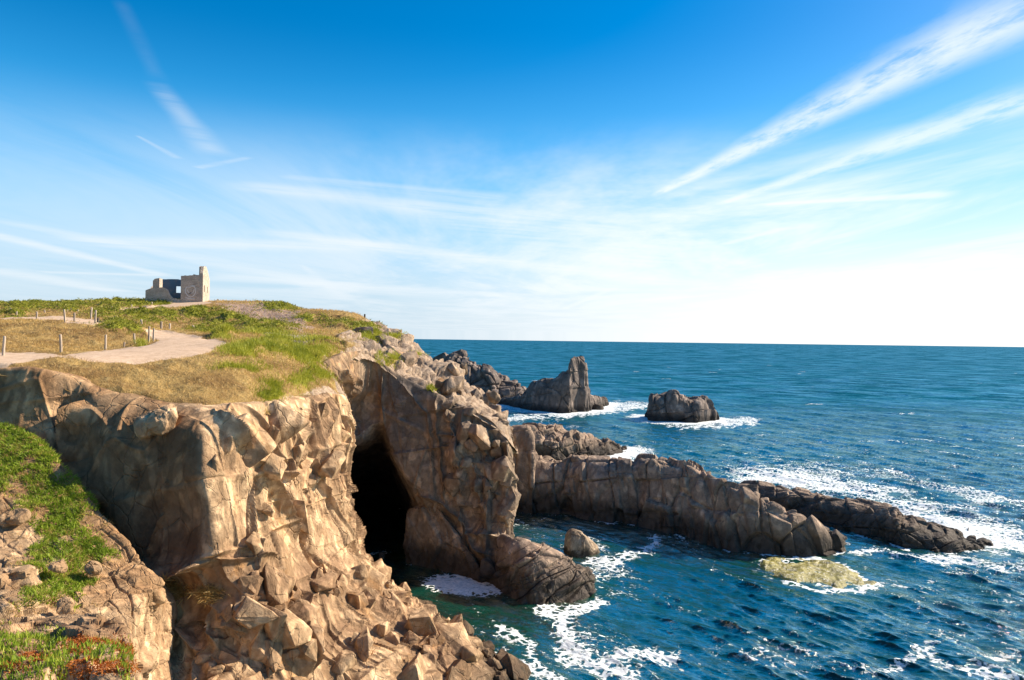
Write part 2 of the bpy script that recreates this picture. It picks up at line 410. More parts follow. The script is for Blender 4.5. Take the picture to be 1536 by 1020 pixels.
# ---------------------------------------------------------------- cliff control nets
W = [
 [(-140,545,38),(-140,562,35.5),(-140,600,35),(-130,650,34.5),(-120,700,34),(-120,760,33.5),(-120,860,33),(-120,1000,32),(-120,1250,32)],
 [(-50,540,39),(-50,556,36),(-45,585,35.5),(-30,630,34.8),(-20,690,34.3),(-10,750,34),(0,830,33.5),(0,960,33),(0,1250,33)],
 [(40,538,39),(45,550,36),(52,590,35.4),(66,640,35),(90,690,34.6),(100,740,34.3),(110,820,34),(120,960,33.5),(120,1250,33)],
 [(118,545,39),(118,572,36.5),(112,605,36.1),(117,650,35.9),(124,700,35.3),(140,760,34.8),(160,830,34.2),(172,960,33.2),(150,1130,27)],
 [(150,555,39),(150,585,36.5),(140,610,35.4),(137,650,34.7),(143,705,34.4),(160,765,34.1),(180,840,33.9),(192,940,33.2),(175,1120,27)],
 [(210,560,39),(205,595,36.5),(203,622,35.2),(200,680,34.2),(203,740,33.9),(210,795,33.6),(222,838,33.4),(222,930,34.4),(215,1120,27.5)],
 [(270,580,39),(262,608,36),(264,640,34),(262,700,33.2),(262,760,32.9),(266,812,32.7),(268,842,32.8),(262,935,34.2),(262,1120,28)],
 [(310,590,38.5),(298,612,35.5),(302,650,33.7),(305,710,32.8),(310,770,32.4),(316,815,32.2),(320,845,32.2),(325,935,33),(335,1120,28)],
 [(350,590,39),(345,606,37),(352,650,35.6),(355,710,35),(362,770,34.6),(372,830,34),(390,910,33),(405,1000,32),(410,1130,29.5)],
 [(400,590,41.5),(395,604,39.5),(400,650,38.8),(405,710,38.2),(412,770,37.8),(425,830,37),(445,910,35.5),(470,1020,34),(480,1250,31)],
 [(448,585,45),(448,598,43.5),(452,650,42.5),(455,710,42),(458,770,41.5),(468,830,40.5),(500,900,38.5),(560,1020,35.5),(590,1250,32)],
 [(490,578,48.5),(490,590,47.5),(492,650,46.5),(495,710,46),(498,770,45.5),(510,830,44.5),(560,900,43),(660,1020,38.5),(700,1250,33)],
 [(515,585,52),(517,596,50.5),(518,650,50),(525,710,49.5),(521,770,49.5),(533,820,50),(600,893,50),(735,1000,42.5),(790,1200,35)],
 [(500,590,56),(505,600,54),(508,650,54),(514,710,53.5),(512,770,54),(530,835,56),(614,908,57),(792,1022,44),(830,1250,36)],
 [(470,590,60),(475,600,60),(480,650,60),(485,710,60),(490,770,61),(510,850,64),(640,930,62),(830,1045,46),(860,1280,36)]]
Cc = [
 [(430,545,60),(440,558,57),(440,600,57.3),(440,640,57.6),(440,680,58),(440,740,60),(440,800,62),(440,900,64)],
 [(478,530,58.5),(484,545,56.5),(488,580,56.5),(490,620,57),(492,668,57.5),(495,710,62),(495,760,70),(495,880,72)],
 [(513,515,62),(518,530,60),(520,570,60.3),(520,610,61),(520,660,61.5),(522,690,74),(522,760,88),(522,880,88)],
 [(545,512,65.5),(547,526,63.8),(545,570,64),(545,612,64),(545,656,63.3),(545,690,78),(545,760,95),(545,880,95)],
 [(570,520,67),(568,540,65),(570,580,65),(571,615,64.8),(572,638,64.8),(573,690,78),(573,760,96),(573,880,96)],
 [(600,540,68),(598,562,65.5),(600,600,65),(602,650,64.8),(603,697,64.6),(600,730,76),(600,780,94),(600,880,94)],
 [(632,560,68),(628,578,65.5),(628,620,65),(628,680,64.6),(629,738,64.3),(622,770,69),(622,800,75),(622,880,76)],
 [(655,575,68),(648,588,65.3),(648,640,64.8),(648,700,64.4),(640,765,64.1),(640,815,64.6),(640,850,65.5),(640,890,66)],
 [(700,592,67),(690,607,64.8),(690,650,64.3),(690,710,64),(690,770,63.6),(695,830,62.8),(700,858,62.5),(700,890,62)],
 [(745,615,66),(735,628,64),(733,670,63.5),(733,720,63),(733,770,62.5),(735,820,61.5),(740,870,60.5),(740,910,60)],
 [(770,640,66),(760,657,63.5),(766,700,62.5),(764,740,62.2),(758,780,62),(763,815,61.5),(778,850,60.5),(790,900,60)],
 [(778,660,67),(770,680,64.5),(775,705,63.8),(773,735,63.8),(766,780,63.8),(768,812,63.8),(790,860,63),(800,900,62)],
 [(770,655,74),(768,680,71),(770,720,70),(770,750,70),(765,790,70),(765,815,70),(765,835,70),(765,880,70)],
 [(735,640,82),(738,660,80),(742,700,79),(745,730,79),(745,760,79),(745,790,79),(745,810,79),(745,850,79)],
 [(705,638,97),(712,652,95),(714,675,95),(715,692,95),(715,710,95),(715,728,95),(715,742,95),(715,765,95)],
 [(630,590,126),(640,608,124),(642,622,124),(642,636,124),(642,650,124),(642,664,124),(642,680,124),(642,700,124)]]
Wn = np.array([[P(*a) for a in c] for c in W]); Cn = np.array([[P(*a) for a in c] for c in Cc])
LIP = [tuple(Wn[k, 1, :2]) for k in range(0, 14)]+[tuple(Cn[k, 1, :2]) for k in range(1, 16)]
POLY = LIP+[(-16, 145), (-15, 170), (-40, 200), (-220, 200), (-220, 38)]
for N_, (k0, k1) in ((Wn, (0, 14)), (Cn, (1, 12))):      # row 0: inland of the lip, under the turf
    for k in range(k0, k1):
        N_[k, 0, 2] = Zh(N_[k, 0, 0], N_[k, 0, 1])-.35

def groove(px, py, lines):
    g = np.zeros(px.shape)
    for pts, w, dep in lines:
        d, tt = seg_dist(px, py, pts)
        ends = np.clip(np.minimum(tt, 1-tt)*8+.25, 0, 1)
        g -= dep*ends*np.exp(-(d/(w*.62)))
    return g

def sheet(name, C, nu, nv, mat, rock, lines=(), bulges=(), flip=False, dampz=None, turf=True, attr_fn=None):
    G = net(C, nu, nv)
    n = smooth_field(gnormals(G), 6); n /= np.linalg.norm(n, axis=2, keepdims=True)+1e-9
    if flip: n = -n
    p = G.reshape(-1, 3)
    px, py = proj(G)
    d = np.zeros(len(p)); TONE.clear()
    for kw in rock:
        kw = dict(kw); m = kw.pop('mask', None)
        r = rocky(p, **kw)
        d += r if m is None else r*m(px, py, G).ravel()
    jx = fbm((p*.55).astype(F32), 3, 77).reshape(px.shape); jy = fbm((p*.55).astype(F32), 3, 99).reshape(px.shape)
    d += groove(px+jx*4, py+jy*4, lines).ravel()
    for (bx, by, rx, ry, a) in bulges:
        d += (a*np.exp(-(((px-bx)/rx)**2+((py-by)/ry)**2)**1.5)).ravel()
    if turf:                                             # fade relief under the turf edge
        v = np.broadcast_to(np.linspace(0, C.shape[1]-1, nv), (nu, nv))
        d *= (.12+.88*sstep(.9, 1.9, v)).ravel()*sstep(.3, .9, v).ravel()
    V = p+n.reshape(-1, 3)*d[:, None]
    at = attr_fn(px, py, G, n) if attr_fn else {}
    at['tone'] = tone(len(p))
    o = mesh_obj(name, V, gridfaces(nu, nv, flip=flip), mat, at, smooth=False)
    return structure(o), V.reshape(nu, nv, 3)

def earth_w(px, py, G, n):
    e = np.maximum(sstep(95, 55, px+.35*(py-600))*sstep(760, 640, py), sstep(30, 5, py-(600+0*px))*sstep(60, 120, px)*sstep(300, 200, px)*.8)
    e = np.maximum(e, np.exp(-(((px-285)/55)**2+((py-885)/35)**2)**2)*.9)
    wall_brown = sstep(95, 130, px)*sstep(308, 292, px+(py-700)*.03)*sstep(600, 640, py)*sstep(860, 830, py)  # redder, darker brown over the left wall
    return {'earth': np.clip(e, 0, 1), 'wall_brown': wall_brown}
W_LINES = [
 ([(318,618),(340,655),(365,690),(395,735),(425,780),(440,812)], 7, .9),
 ([(124,600),(121,650),(126,690),(150,745)], 5, 1.2),
 ([(215,845),(262,850),(312,842)], 9, 1.1),
 ([(240,770),(228,800),(226,830)], 2.5, .35),
 ([(246,718),(240,770)], 2.5, .3),
 ([(318,838),(380,840),(405,838)], 3, .4),

 ([(355,905),(395,935),(430,975),(455,1015)], 7, .9),
 ([(290,880),(330,905),(370,945)], 5, .5),
 ([(432,650),(434,690),(430,730)], 4, .35),
 ([(462,600),(455,650),(448,700)], 4, .45),
 ([(495,600),(480,660),(478,720)], 4, .4),
 ([(455,890),(452,950),(462,1010)], 6, .9),
 ([(250,905),(252,940),(248,985)], 10, 1.3),([(290,910),(292,945),(300,985)], 8, 1.2),([(325,905),(322,950),(330,980)], 5, .6),
 ([(535,830),(560,870),(620,915),(690,965)], 5, .5),
 ([(505,830),(545,885),(600,930),(660,985)], 5, .6)]
W_BULGES = [(240,625,26,14,.5),(262,780,50,50,.45),(515,700,18,30,.5),(520,940,60,45,.7),(350,870,35,40,.5),(430,920,35,50,.4)]
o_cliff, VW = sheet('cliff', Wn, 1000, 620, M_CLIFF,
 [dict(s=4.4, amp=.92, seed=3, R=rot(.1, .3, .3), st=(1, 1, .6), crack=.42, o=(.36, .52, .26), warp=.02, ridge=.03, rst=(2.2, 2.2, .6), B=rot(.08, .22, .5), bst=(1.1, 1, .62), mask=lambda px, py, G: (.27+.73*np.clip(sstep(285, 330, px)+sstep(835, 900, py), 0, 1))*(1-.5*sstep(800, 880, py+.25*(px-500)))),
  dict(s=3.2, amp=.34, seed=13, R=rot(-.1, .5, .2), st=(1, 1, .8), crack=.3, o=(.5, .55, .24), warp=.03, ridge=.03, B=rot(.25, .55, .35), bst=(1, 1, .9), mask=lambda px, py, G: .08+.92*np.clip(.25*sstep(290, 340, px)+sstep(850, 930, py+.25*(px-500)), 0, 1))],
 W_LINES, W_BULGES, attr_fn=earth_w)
C_LINES = [
 ([(573,560),(571,600),(573,640)], 4, .5),
 ([(655,592),(656,650),(662,700),(668,760)], 3, .6),([(695,608),(694,650),(696,690),(694,745)], 4, .9),
 ([(655,650),(695,655)], 2.5, .4),([(660,665),(694,660)], 2, .3),([(697,652),(745,645)], 4, .7),([(720,655),(732,690),(735,735)], 3, .5),
 ([(630,745),(660,755),(690,775),(710,815),(735,835)], 4, .8),([(648,760),(655,800),(690,850)], 3, .4),
 ([(700,690),(740,700),(770,705)], 3, .5),([(705,735),(745,742)], 3, .5),([(700,800),(755,805)], 4, .7),
 ([(492,560),(495,620),(500,660)], 5, 1.2),([(507,545),(510,600),(512,650)], 5, 1.2),([(524,560),(520,620),(522,650)], 5, 1.0),
 ([(600,575),(640,620),(650,680)], 4, .3)]
C_BULGES = [(545,625,32,32,1.6),(650,795,30,40,1.3),(720,760,20,40,.5),(745,690,25,20,.7),(720,625,25,18,.5),(655,660,20,60,.4)]
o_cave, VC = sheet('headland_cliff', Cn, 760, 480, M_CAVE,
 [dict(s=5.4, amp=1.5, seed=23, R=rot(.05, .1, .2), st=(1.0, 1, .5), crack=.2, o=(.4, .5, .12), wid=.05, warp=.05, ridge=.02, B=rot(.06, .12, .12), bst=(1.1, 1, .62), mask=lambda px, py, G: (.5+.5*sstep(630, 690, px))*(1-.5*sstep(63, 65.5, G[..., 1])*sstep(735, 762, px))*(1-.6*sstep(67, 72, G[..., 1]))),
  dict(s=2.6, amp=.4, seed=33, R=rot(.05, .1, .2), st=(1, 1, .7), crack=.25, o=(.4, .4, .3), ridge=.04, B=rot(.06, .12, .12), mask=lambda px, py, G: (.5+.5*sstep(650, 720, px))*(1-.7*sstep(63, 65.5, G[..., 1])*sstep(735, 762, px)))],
 C_LINES, C_BULGES, attr_fn=lambda px, py, G, n: {'earth': sstep(545, 530, px)*sstep(680, 620, py)*.7, 'damp_shade': sstep(66.5, 70, G[..., 1])*sstep(640, 660, py)*sstep(650, 630, px)})

# ---------------------------------------------------------------- heath (hill and headland top)
def heath():
    ys = np.exp(np.linspace(math.log(34.0), math.log(175.0), 420))
    pxs = np.concatenate((np.linspace(-700, -50, 90), np.linspace(-48, 800, 620)))
    Y, PX = np.meshgrid(ys, pxs, indexing='ij')
    X = (PX-768)/FPX*Y
    Z = Zh(X, Y)
    sd = sdpoly(X, Y, POLY)
    g = np.stack((X, Y, Z), 2)
    px, py = proj(g)
    p = g.reshape(-1, 3).astype(F32)
    # zones of the surface
    sand = np.zeros(X.shape)
    S1 = [(-60,531),(0,529),(60,529),(92,531),(130,528),(160,526),(205,521),(236,512),(226,505),(214,499),(238,494),(266,500),(300,507),(338,511),(345,516),(322,523),(290,533),(250,540),(205,545),(160,543),(100,536),(50,541),(0,546),(-60,548)]
    S2 = [(-60,476),(30,476),(60,474.5),(95,475),(140,479),(152,484),(145,487),(100,483.5),(50,479),(-60,480)]
    S3 = [(225,460),(255,455),(300,452),(318,454),(300,459),(262,462),(222,464),(180,466),(180,463)]
    jx = fbm(p/F32(3.5), 4, 5).reshape(X.shape)*8; jy = fbm(p/F32(3.5), 4, 6).reshape(X.shape)*2.8
    for S, w in ((S1, 3), (S2, 1.5), (S3, 1.5)):
        sand = np.maximum(sand, sstep(-w, w, sdpoly(px+jx, py+jy, S)))
    grav = sstep(-4, 4, sdpoly(px+jx, py+jy, [(386,499),(430,500),(462,503),(476,512),(466,519),(436,526),(408,517)]))
    soil = sstep(-8, 8, sdpoly(px+jx*2, py+jy*2, [(320,455),(400,456),(450,470),(470,490),(455,500),(400,488),(350,470)]))
    green = np.zeros(X.shape)
    for (cx, cy, rx, ry) in [(60,458,120,5),(190,457,60,5),(240,455,30,4),(185,470,50,7),(230,474,45,9),(310,470,36,7),(345,482,50,8),(395,492,40,9),(180,488,28,5),(185,496,32,5),
         (310,496,25,4),(365,525,30,8),(362,552,36,7),(420,520,26,10),(465,530,30,16),(470,568,24,9),(445,575,15,12),(420,460,30,6),(470,477,25,5),(508,484,22,6),(540,490,26,7),(556,508,16,7),
         (20,472,22,6),(100,464,20,4),(335,505,14,4),(590,508,9,4),(618,537,12,4),(585,540,20,5),(640,588,14,3),(405,585,18,14),(215,520,10,6),(40,462,40,4)]:
        green = np.maximum(green, 1.25*np.exp(-(((px+jx-cx)/rx)**2+((py+jy-cy)/ry)**2)**1.2))
    rock = np.maximum(sstep(445, 565, px+.9*(py-520)+jx*3), 0)*sstep(60, 66, Y)
    rock = np.maximum(rock, sstep(.9, .2, sd)*.7*sstep(300, 480, px))
    rock *= 1-.75*np.clip(green, 0, 1)
    green = np.clip(green, 0, 1)*(1-sand); 
    # relief
    hum = fbm(p/np.array([5, 5, 5], F32), 4, 3).reshape(X.shape)
    hum2 = fbm(p/F32(1.3), 3, 4).reshape(X.shape)
    green *= .25+.75*sstep(-.35, .1, fbm(p/F32(2.2), 3, 15).reshape(X.shape))
    flat = np.maximum(sand, grav)
    Z2 = Z+hum*.32*(1-flat)*sstep(40, 60, Y)+hum2*.20*(1-flat)*(1-.6*sstep(50, 90, Y))+green*(.35+.55*hum)*sstep(44, 70, Y)
    vis = rock > .02
    r = np.zeros(X.size, F32); idx = np.where(vis.ravel())[0]
    r[idx] = rocky(p[idx], s=3.6, amp=1.3, seed=41, R=rot(.2, .4, .3), st=(1, 1, .8), crack=.3, o=(.6, .5, .35), bst=(1, 1, 1))
    r = r.reshape(X.shape)
    gr = np.gradient(Z, axis=0)/np.gradient(Y, axis=0); gx = np.gradient(Z, axis=1)/np.gradient(X, axis=1)
    nn = np.stack((-gx, -gr, np.ones_like(gx)), 2); nn /= np.linalg.norm(nn, axis=2, keepdims=True)
    V = np.stack((X, Y, Z2), 2)+nn*(r*rock*sstep(-.2, 1.3, sd))[..., None]
    V[..., 2] -= .5*sstep(.5, -.35, sd)
    # ruin stands on levelled ground
    keep = (sd > -.4)
    at = dict(sand=sand, green=green, soil=soil, gravel=grav, rock=rock)
    q = gridfaces(*X.shape, keep=keep, flip=True)
    V2, q2, at2 = compact(V.reshape(-1, 3), q, at)
    o = structure(mesh_obj('heath_hill', V2, q2, M_GROUND, at2))
    return o, V, keep, at, px, py
o_heath, VH, KH, AH, HPX, HPY = heath()

# ---------------------------------------------------------------- near slope and foreground ledge
Nn = np.array([[P(*a) for a in r] for r in [
 [(-420,540,37),(-160,565,37),(-20,612,36.2),(10,624,36),(30,640,35.8),(70,700,36)],
 [(-420,560,35),(-160,585,35),(-30,632,34.8),(10,642,34.6),(45,652,34.4),(95,730,35)],
 [(-420,600,33.3),(-160,630,33.4),(-10,665,33.4),(60,685,33.3),(105,712,33.2),(150,790,34.5)],
 [(-420,650,31.6),(-160,680,31.8),(0,710,32),(85,740,32.1),(155,775,32),(195,880,33.8)],
 [(-430,700,30),(-160,730,30.2),(0,757,30.4),(100,790,30.6),(198,828,30.8),(236,880,33.4)],
 [(-440,755,28.3),(-170,780,28.6),(0,805,28.8),(110,835,29),(234,872,29.4),(262,915,33)],
 [(-450,815,26.5),(-180,835,26.8),(0,855,27),(110,880,27.2),(222,905,27.8),(262,985,31.5)],
 [(-460,875,24.8),(-180,890,25),(0,905,25),(100,925,25.4),(190,950,26),(262,1050,30)],
 [(-470,960,23),(-180,970,23),(0,985,23),(90,1000,23),(170,1040,24),(262,1200,28)]]])
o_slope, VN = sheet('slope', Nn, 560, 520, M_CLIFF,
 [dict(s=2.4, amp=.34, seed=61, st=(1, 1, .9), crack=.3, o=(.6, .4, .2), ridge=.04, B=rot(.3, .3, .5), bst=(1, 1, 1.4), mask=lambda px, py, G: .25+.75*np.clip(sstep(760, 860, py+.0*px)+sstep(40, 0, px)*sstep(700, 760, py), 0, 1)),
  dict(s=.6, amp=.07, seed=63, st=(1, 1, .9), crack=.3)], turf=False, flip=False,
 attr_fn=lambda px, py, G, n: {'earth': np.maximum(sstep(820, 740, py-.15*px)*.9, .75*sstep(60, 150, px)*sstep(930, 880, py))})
Fn = np.array([[P(*a) for a in r] for r in [
 [(-450,1090,17.5),(-200,1090,17.5),(0,1090,17.5),(100,1090,17.5),(165,1100,17.5),(215,1300,17.5)],
 [(-450,915,15.8),(-200,918,15.8),(0,925,15.8),(100,920,15.8),(172,938,15.8),(212,1220,16)],
 [(-450,935,14.3),(-200,938,14.3),(0,947,14.3),(100,943,14.3),(186,958,14.3),(214,1220,14.5)],
 [(-450,960,12.9),(-200,963,12.9),(0,972,12.9),(100,970,12.9),(194,985,12.9),(222,1250,13)],
 [(-450,1010,11.6),(-200,1010,11.6),(0,1015,11.6),(100,1020,11.6),(204,1030,11.6),(232,1300,12)],
 [(-450,1120,10.2),(-200,1120,10.2),(0,1120,10.2),(100,1125,10.2),(214,1130,10.2),(240,1450,11)]]])
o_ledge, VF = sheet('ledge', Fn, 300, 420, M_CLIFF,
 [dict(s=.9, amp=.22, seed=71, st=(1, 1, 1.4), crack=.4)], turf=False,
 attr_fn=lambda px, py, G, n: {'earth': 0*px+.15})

# ---------------------------------------------------------------- blades and tufts
def sample(V, mask, n, rg):
    """n random points on grid V where mask>rand, with normals"""
    A, B, C, D = V[:-1, :-1], V[1:, :-1], V[1:, 1:], V[:-1, 1:]
    nr = np.cross(C-A, D-B); ar = np.linalg.norm(nr, axis=2)*.5
    w = (ar*np.clip(mask[:-1, :-1], 0, 1)).ravel(); w = w/w.sum()
    k = rg.choice(len(w), n, p=w)
    u, v = rg.random((n, 1)), rg.random((n, 1))
    f = lambda M: M.reshape(-1, 3)[k]
    pts = f(A)*(1-u)*(1-v)+f(B)*u*(1-v)+f(C)*u*v+f(D)*(1-u)*v
    nn = f(nr); nn = nn/(np.linalg.norm(nn, axis=1, keepdims=True)+1e-9)
    nn[nn[:, 2] < 0] *= -1
    return pts, nn
def blades(name, pts, nrm, h, w, mat, tint, rg, lean=.5, seg=2, up=.6, sink=.02):
    n = len(pts)
    h = h*(.6+.8*rg.random(n)); w = w*(.7+.6*rg.random(n))
    d = nrm*(1-up)+np.array([0, 0, up]); d = d+rg.normal(0, lean*.5, (n, 3)); d /= np.linalg.norm(d, axis=1, keepdims=True)
    a = rg.random(n)*2*np.pi
    s = np.cross(d, np.stack((np.cos(a), np.sin(a), .2*np.ones(n)), 1)); s /= np.linalg.norm(s, axis=1, keepdims=True)
    bend = np.stack((rg.normal(0, lean, n), rg.normal(0, lean, n), -abs(rg.normal(0, lean*.4, n))), 1)
    rows = []
    for k in range(seg+1):
        t = k/seg
        c = pts-d*sink+d*(h*t)[:, None]+bend*(h*t*t*.5)[:, None]
        if k < seg:
            ww = (w*(1-t**1.6*.75))[:, None]*.5
            rows += [c-s*ww, c+s*ww]
        else: rows += [c]
    V = np.stack(rows, 1)
    m = V.shape[1]; base = np.arange(n)[:, None]*m
    fs = []
    for k in range(seg-1): fs.append(base+np.array([[2*k, 2*k+1, 2*k+3, 2*k+2]]))
    fs.append(base+np.array([[2*(seg-1), 2*(seg-1)+1, 2*seg]]))
    tt = np.repeat(np.clip(tint, 0, 1), m)
    return mesh_obj(name, V.reshape(-1, 3), fs, mat, {'tint': tt}, smooth=True)
def nz(p, s, seed): return fbm((p/s).astype(F32), 3, seed)
def stuff(o, label, cat):
    return tag(o, label, cat, kind='stuff')

# green fleshy leaves on the near slope
npx, npy = proj(VN)
GP = [(-200,560),(-20,618),(20,632),(60,665),(100,702),(128,745),(146,790),(150,830),(135,850),(115,880),(108,915),(70,905),(35,905),(45,850),(60,800),(20,760),(-10,720),(-200,800)]
gm = sstep(-14, 10, sdpoly(npx, npy, GP)+nz(VN.reshape(-1, 3), 1.6, 8).reshape(npx.shape)*34)
gm *= sstep(-.75, -.1, nz(VN.reshape(-1, 3), .7, 18).reshape(npx.shape))
for (hx, hy, hr) in [(25,735,22),(20,800,32),(85,850,20),(60,770,16),(-10,830,35),(95,905,18),(45,690,10),(5,880,40)]:
    gm *= 1-.97*np.exp(-(np.hypot(npx-hx, (npy-hy)*1.3)/hr)**4)
pts, nn = sample(VN, gm, 62000, rng)
cl = nz(pts, .35, 9); pts = pts+nn*np.clip(cl, -.1, .6)[:, None]*.22
stuff(blades('succulent_mat', pts, nn, .17, .034, M_SUCC, .5+.42*nz(pts, .9, 10)+rng.normal(0, .14, len(pts)), rng, lean=.55, seg=2, up=.45),
      'bright green fleshy mat spreading over the near slope at left', 'ground cover')
dm = np.clip(gm+.5*sstep(-40, 5, sdpoly(npx, npy, GP)+nz(VN.reshape(-1, 3), 1.2, 58).reshape(npx.shape)*40), 0, 1)
pts, nn = sample(VN, dm*sstep(-.2, .3, nz(VN.reshape(-1, 3), .8, 59).reshape(npx.shape)), 14000, rng)
stuff(blades('dead_stems', pts, nn, .20, .016, M_STRAW, .5+rng.normal(0, .2, len(pts)), rng, lean=.9, seg=2, up=.5),
      'dry straw stems mixed into the green slope plants', 'dry grass')
# succulents on the foreground ledge
fpx, fpy = proj(VF)
def zone(px, py, els, V, j, seed):
    jn = nz(V.reshape(-1, 3), j, seed).reshape(px.shape)
    m = np.zeros(px.shape)
    for (cx, cy, rx, ry) in els: m = np.maximum(m, np.exp(-(((px-cx+jn*14)/rx)**2+((py-cy+jn*7)/ry)**2)**2))
    return m
fg = zone(fpx, fpy, [(85,990,22,36),(25,1010,30,20),(150,978,32,14),(50,962,45,10),(10,975,20,12),(185,985,10,20),(185,1012,10,14),(-40,980,60,40),(60,1005,40,14)], VF, .35, 81)
pts, nn = sample(VF, fg, 9000, rng)
stuff(blades('samphire', pts, nn, .115, .026, M_SUCC, .5+.4*nz(pts, .4, 11)+rng.normal(0, .15, len(pts)), rng, lean=.3, seg=3, up=.8),
      'upright green finger leaves growing on the foreground ledge', 'succulent plants')
fo = zone(fpx, fpy, [(135,962,48,8),(150,1000,52,13),(60,985,26,8),(118,972,24,8),(185,972,12,8),(-60,1000,30,12),(20,1000,20,7)], VF, .3, 83)*(1-.35*fg)
pts, nn = sample(VF, fo, 26000, rng)
stuff(blades('rusty_mat', pts, nn, .055, .024, M_ORANGE, .5+.4*nz(pts, .25, 12)+rng.normal(0, .15, len(pts)), rng, lean=.8, seg=2, up=.7),
      'rust orange low mat plants on the foreground ledge', 'ground cover')
# dry grass and green grass on the plateau and slopes
def heath_blades(name, label, mask, n, h, w, mat, seed, tb=.5, mound=0, **kw):
    m = mask*KH
    pts, nn = sample(VH, m, n, rng)
    sc_ = np.clip(pts[:, 1]/45, .8, 2.6)
    if mound:
        c = np.clip(nz(pts, 2.6, seed+3)*1.3+.12, 0, .8)*mound
        pts = pts+np.array([0, 0, 1.])*(c*np.sqrt(rng.random(len(pts))))[:, None]
    o = blades(name, pts, nn, h*sc_**.45, w*sc_, mat, tb+.4*nz(pts, 1.8, seed)+rng.normal(0, .16, len(pts)), rng, **kw)
    return stuff(o, label, 'grass')
wY = 1/np.clip(VH[..., 1], 34, 200)**1.6
fr = (HPX > -60) & (HPX < 800)
bare = np.clip(AH['sand']*2+AH['gravel']*1.5+AH['rock']*1.1, 0, 1)
sdry = (1-bare)*(1-AH['green']*.9)*(1-.75*AH['soil'])*wY*fr
heath_blades('dry_grass', 'straw coloured dry grass covering the plateau and its slopes', sdry/sdry.max(), 90000, .17, .018, M_STRAW, 21, lean=.6, mound=.22)
sg = AH['green']*(1-np.clip(AH['sand']*2, 0, 1))*wY*fr*(HPY > 500)
heath_blades('green_grass', 'yellow green grass tufts along the cliff top', sg/sg.max(), 42000, .30, .024, M_GRASS, 23, lean=.5, mound=.35)
sg = AH['green']*(1-np.clip(AH['sand']*2, 0, 1))*wY*fr*(HPY <= 503)
heath_blades('low_scrub', 'low dark green scrub patches over the hill', sg/sg.max(), 52000, .21, .045, M_SCRUB, 25, lean=.9, tb=.48, mound=.45)
# dry tufts on the gully ledge under the shaded wall
wpx, wpy = proj(VW)
wm = np.exp(-(((wpx-255)/26)**2+((wpy-885)/14)**2)**2)+np.exp(-(((wpx-312)/20)**2+((wpy-890)/12)**2)**2)
pts, nn = sample(VW, wm, 2600, rng)
stuff(blades('straw_tuft', pts, nn, .34, .03, M_STRAW, .6+rng.normal(0, .2, len(pts)), rng, lean=1.0, seg=3, up=.2),
      'bleached straw tufts hanging below the shaded rock wall', 'dry grass')

# ---------------------------------------------------------------- sea rocks
def solid(name, st, mat, rock, vert=.5, nu=300, nv=140, under=2.2, label=None, cat=None, group=None, Hmin=None):
    C = []
    for (px, pw, pc, D) in st:
        Y = seaY(px, pw)
        H = P(px, pc, Y+.3*D)[2]
        if H < .2: H = -1.2
        f = 1-vert
        prof = [(-.10-.3*f, -under), (0, 0), (.10*f+.02, .5), (.28*f+.05, .86), (.55*f+.12, 1.0), (.72, .82), (.98, 0), (1.1, -under)]
        col = []
        for (t, z) in prof:
            zz = z*H if z > 0 else (min(H, 0) if z == 0 else z)
            yy = Y+t*D
            col.append(((px-768)/FPX*yy, yy, zz))
        C.append(col)
    C = np.array(C)
    G = net(C, nu, nv)
    n = smooth_field(gnormals(G), 8); n /= np.linalg.norm(n, axis=2, keepdims=True)+1e-9
    p = G.reshape(-1, 3); d = 0
    TONE.clear()
    for kw in rock: d = d+rocky(p, **kw)
    at = {'tone': tone(len(p))}
    lowz = sstep(-1.5, .2, p[:, 2])
    V = p-n.reshape(-1, 3)*(d*lowz)[:, None]*(-1)
    o = mesh_obj(name, V, gridfaces(nu, nv), mat, at, smooth=False)
    if label: tag(o, label, cat or 'rock', group)
    SHORE.append(V.reshape(-1, 3))
    return o
SHORE = []
solid('rock_ridge', [(735,764,672,9),(758,765,668,9),(778,766,672,9),(796,768,680,9),(803,769,690,9),(840,772,692,9),(862,775,684,9),(900,782,690,9),(950,788,692,9),(965,790,683,9),(1000,798,690,9),
   (1040,808,697,9),(1060,812,706,9),(1066,815,712,8),(1110,828,728,8),(1150,833,745,8),(1200,836,775,7),(1240,834,795,6),(1266,828,812,5),(1276,824,826,4)], M_REEF,
   [dict(s=4.6, amp=1.15, seed=101, R=rot(.1, .12, .3), st=(1, .8, .5), crack=.3, wid=.05, o=(.5, .5, .36), ridge=.04, B=rot(.06, .16, .25), bst=(1.0, 1, .7))], vert=.72, nu=700, nv=220,
   label='long low rock ridge running from the cave headland out into the sea', cat='rock')
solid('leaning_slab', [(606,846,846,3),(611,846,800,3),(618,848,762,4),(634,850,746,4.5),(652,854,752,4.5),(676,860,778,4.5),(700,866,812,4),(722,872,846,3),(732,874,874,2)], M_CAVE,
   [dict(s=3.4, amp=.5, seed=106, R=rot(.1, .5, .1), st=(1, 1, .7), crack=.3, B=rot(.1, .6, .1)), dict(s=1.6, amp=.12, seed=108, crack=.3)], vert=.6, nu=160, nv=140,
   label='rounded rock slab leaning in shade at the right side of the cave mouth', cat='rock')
solid('rock_pillar', [(752,768,768,8),(755,768,652,8),(770,768,641,8),(786,769,640,8),(797,770,647,8),(801,771,662,8),(804,771,771,6)], M_REEF,
   [dict(s=4.0, amp=.6, seed=105, R=rot(.1, .1, .1), st=(1, 1, .4), crack=.3), dict(s=1.6, amp=.16, seed=107, crack=.3)], vert=.85, nu=120, nv=200,
   label='upright rock pillar between the cave cliff and the long ridge', cat='rock')
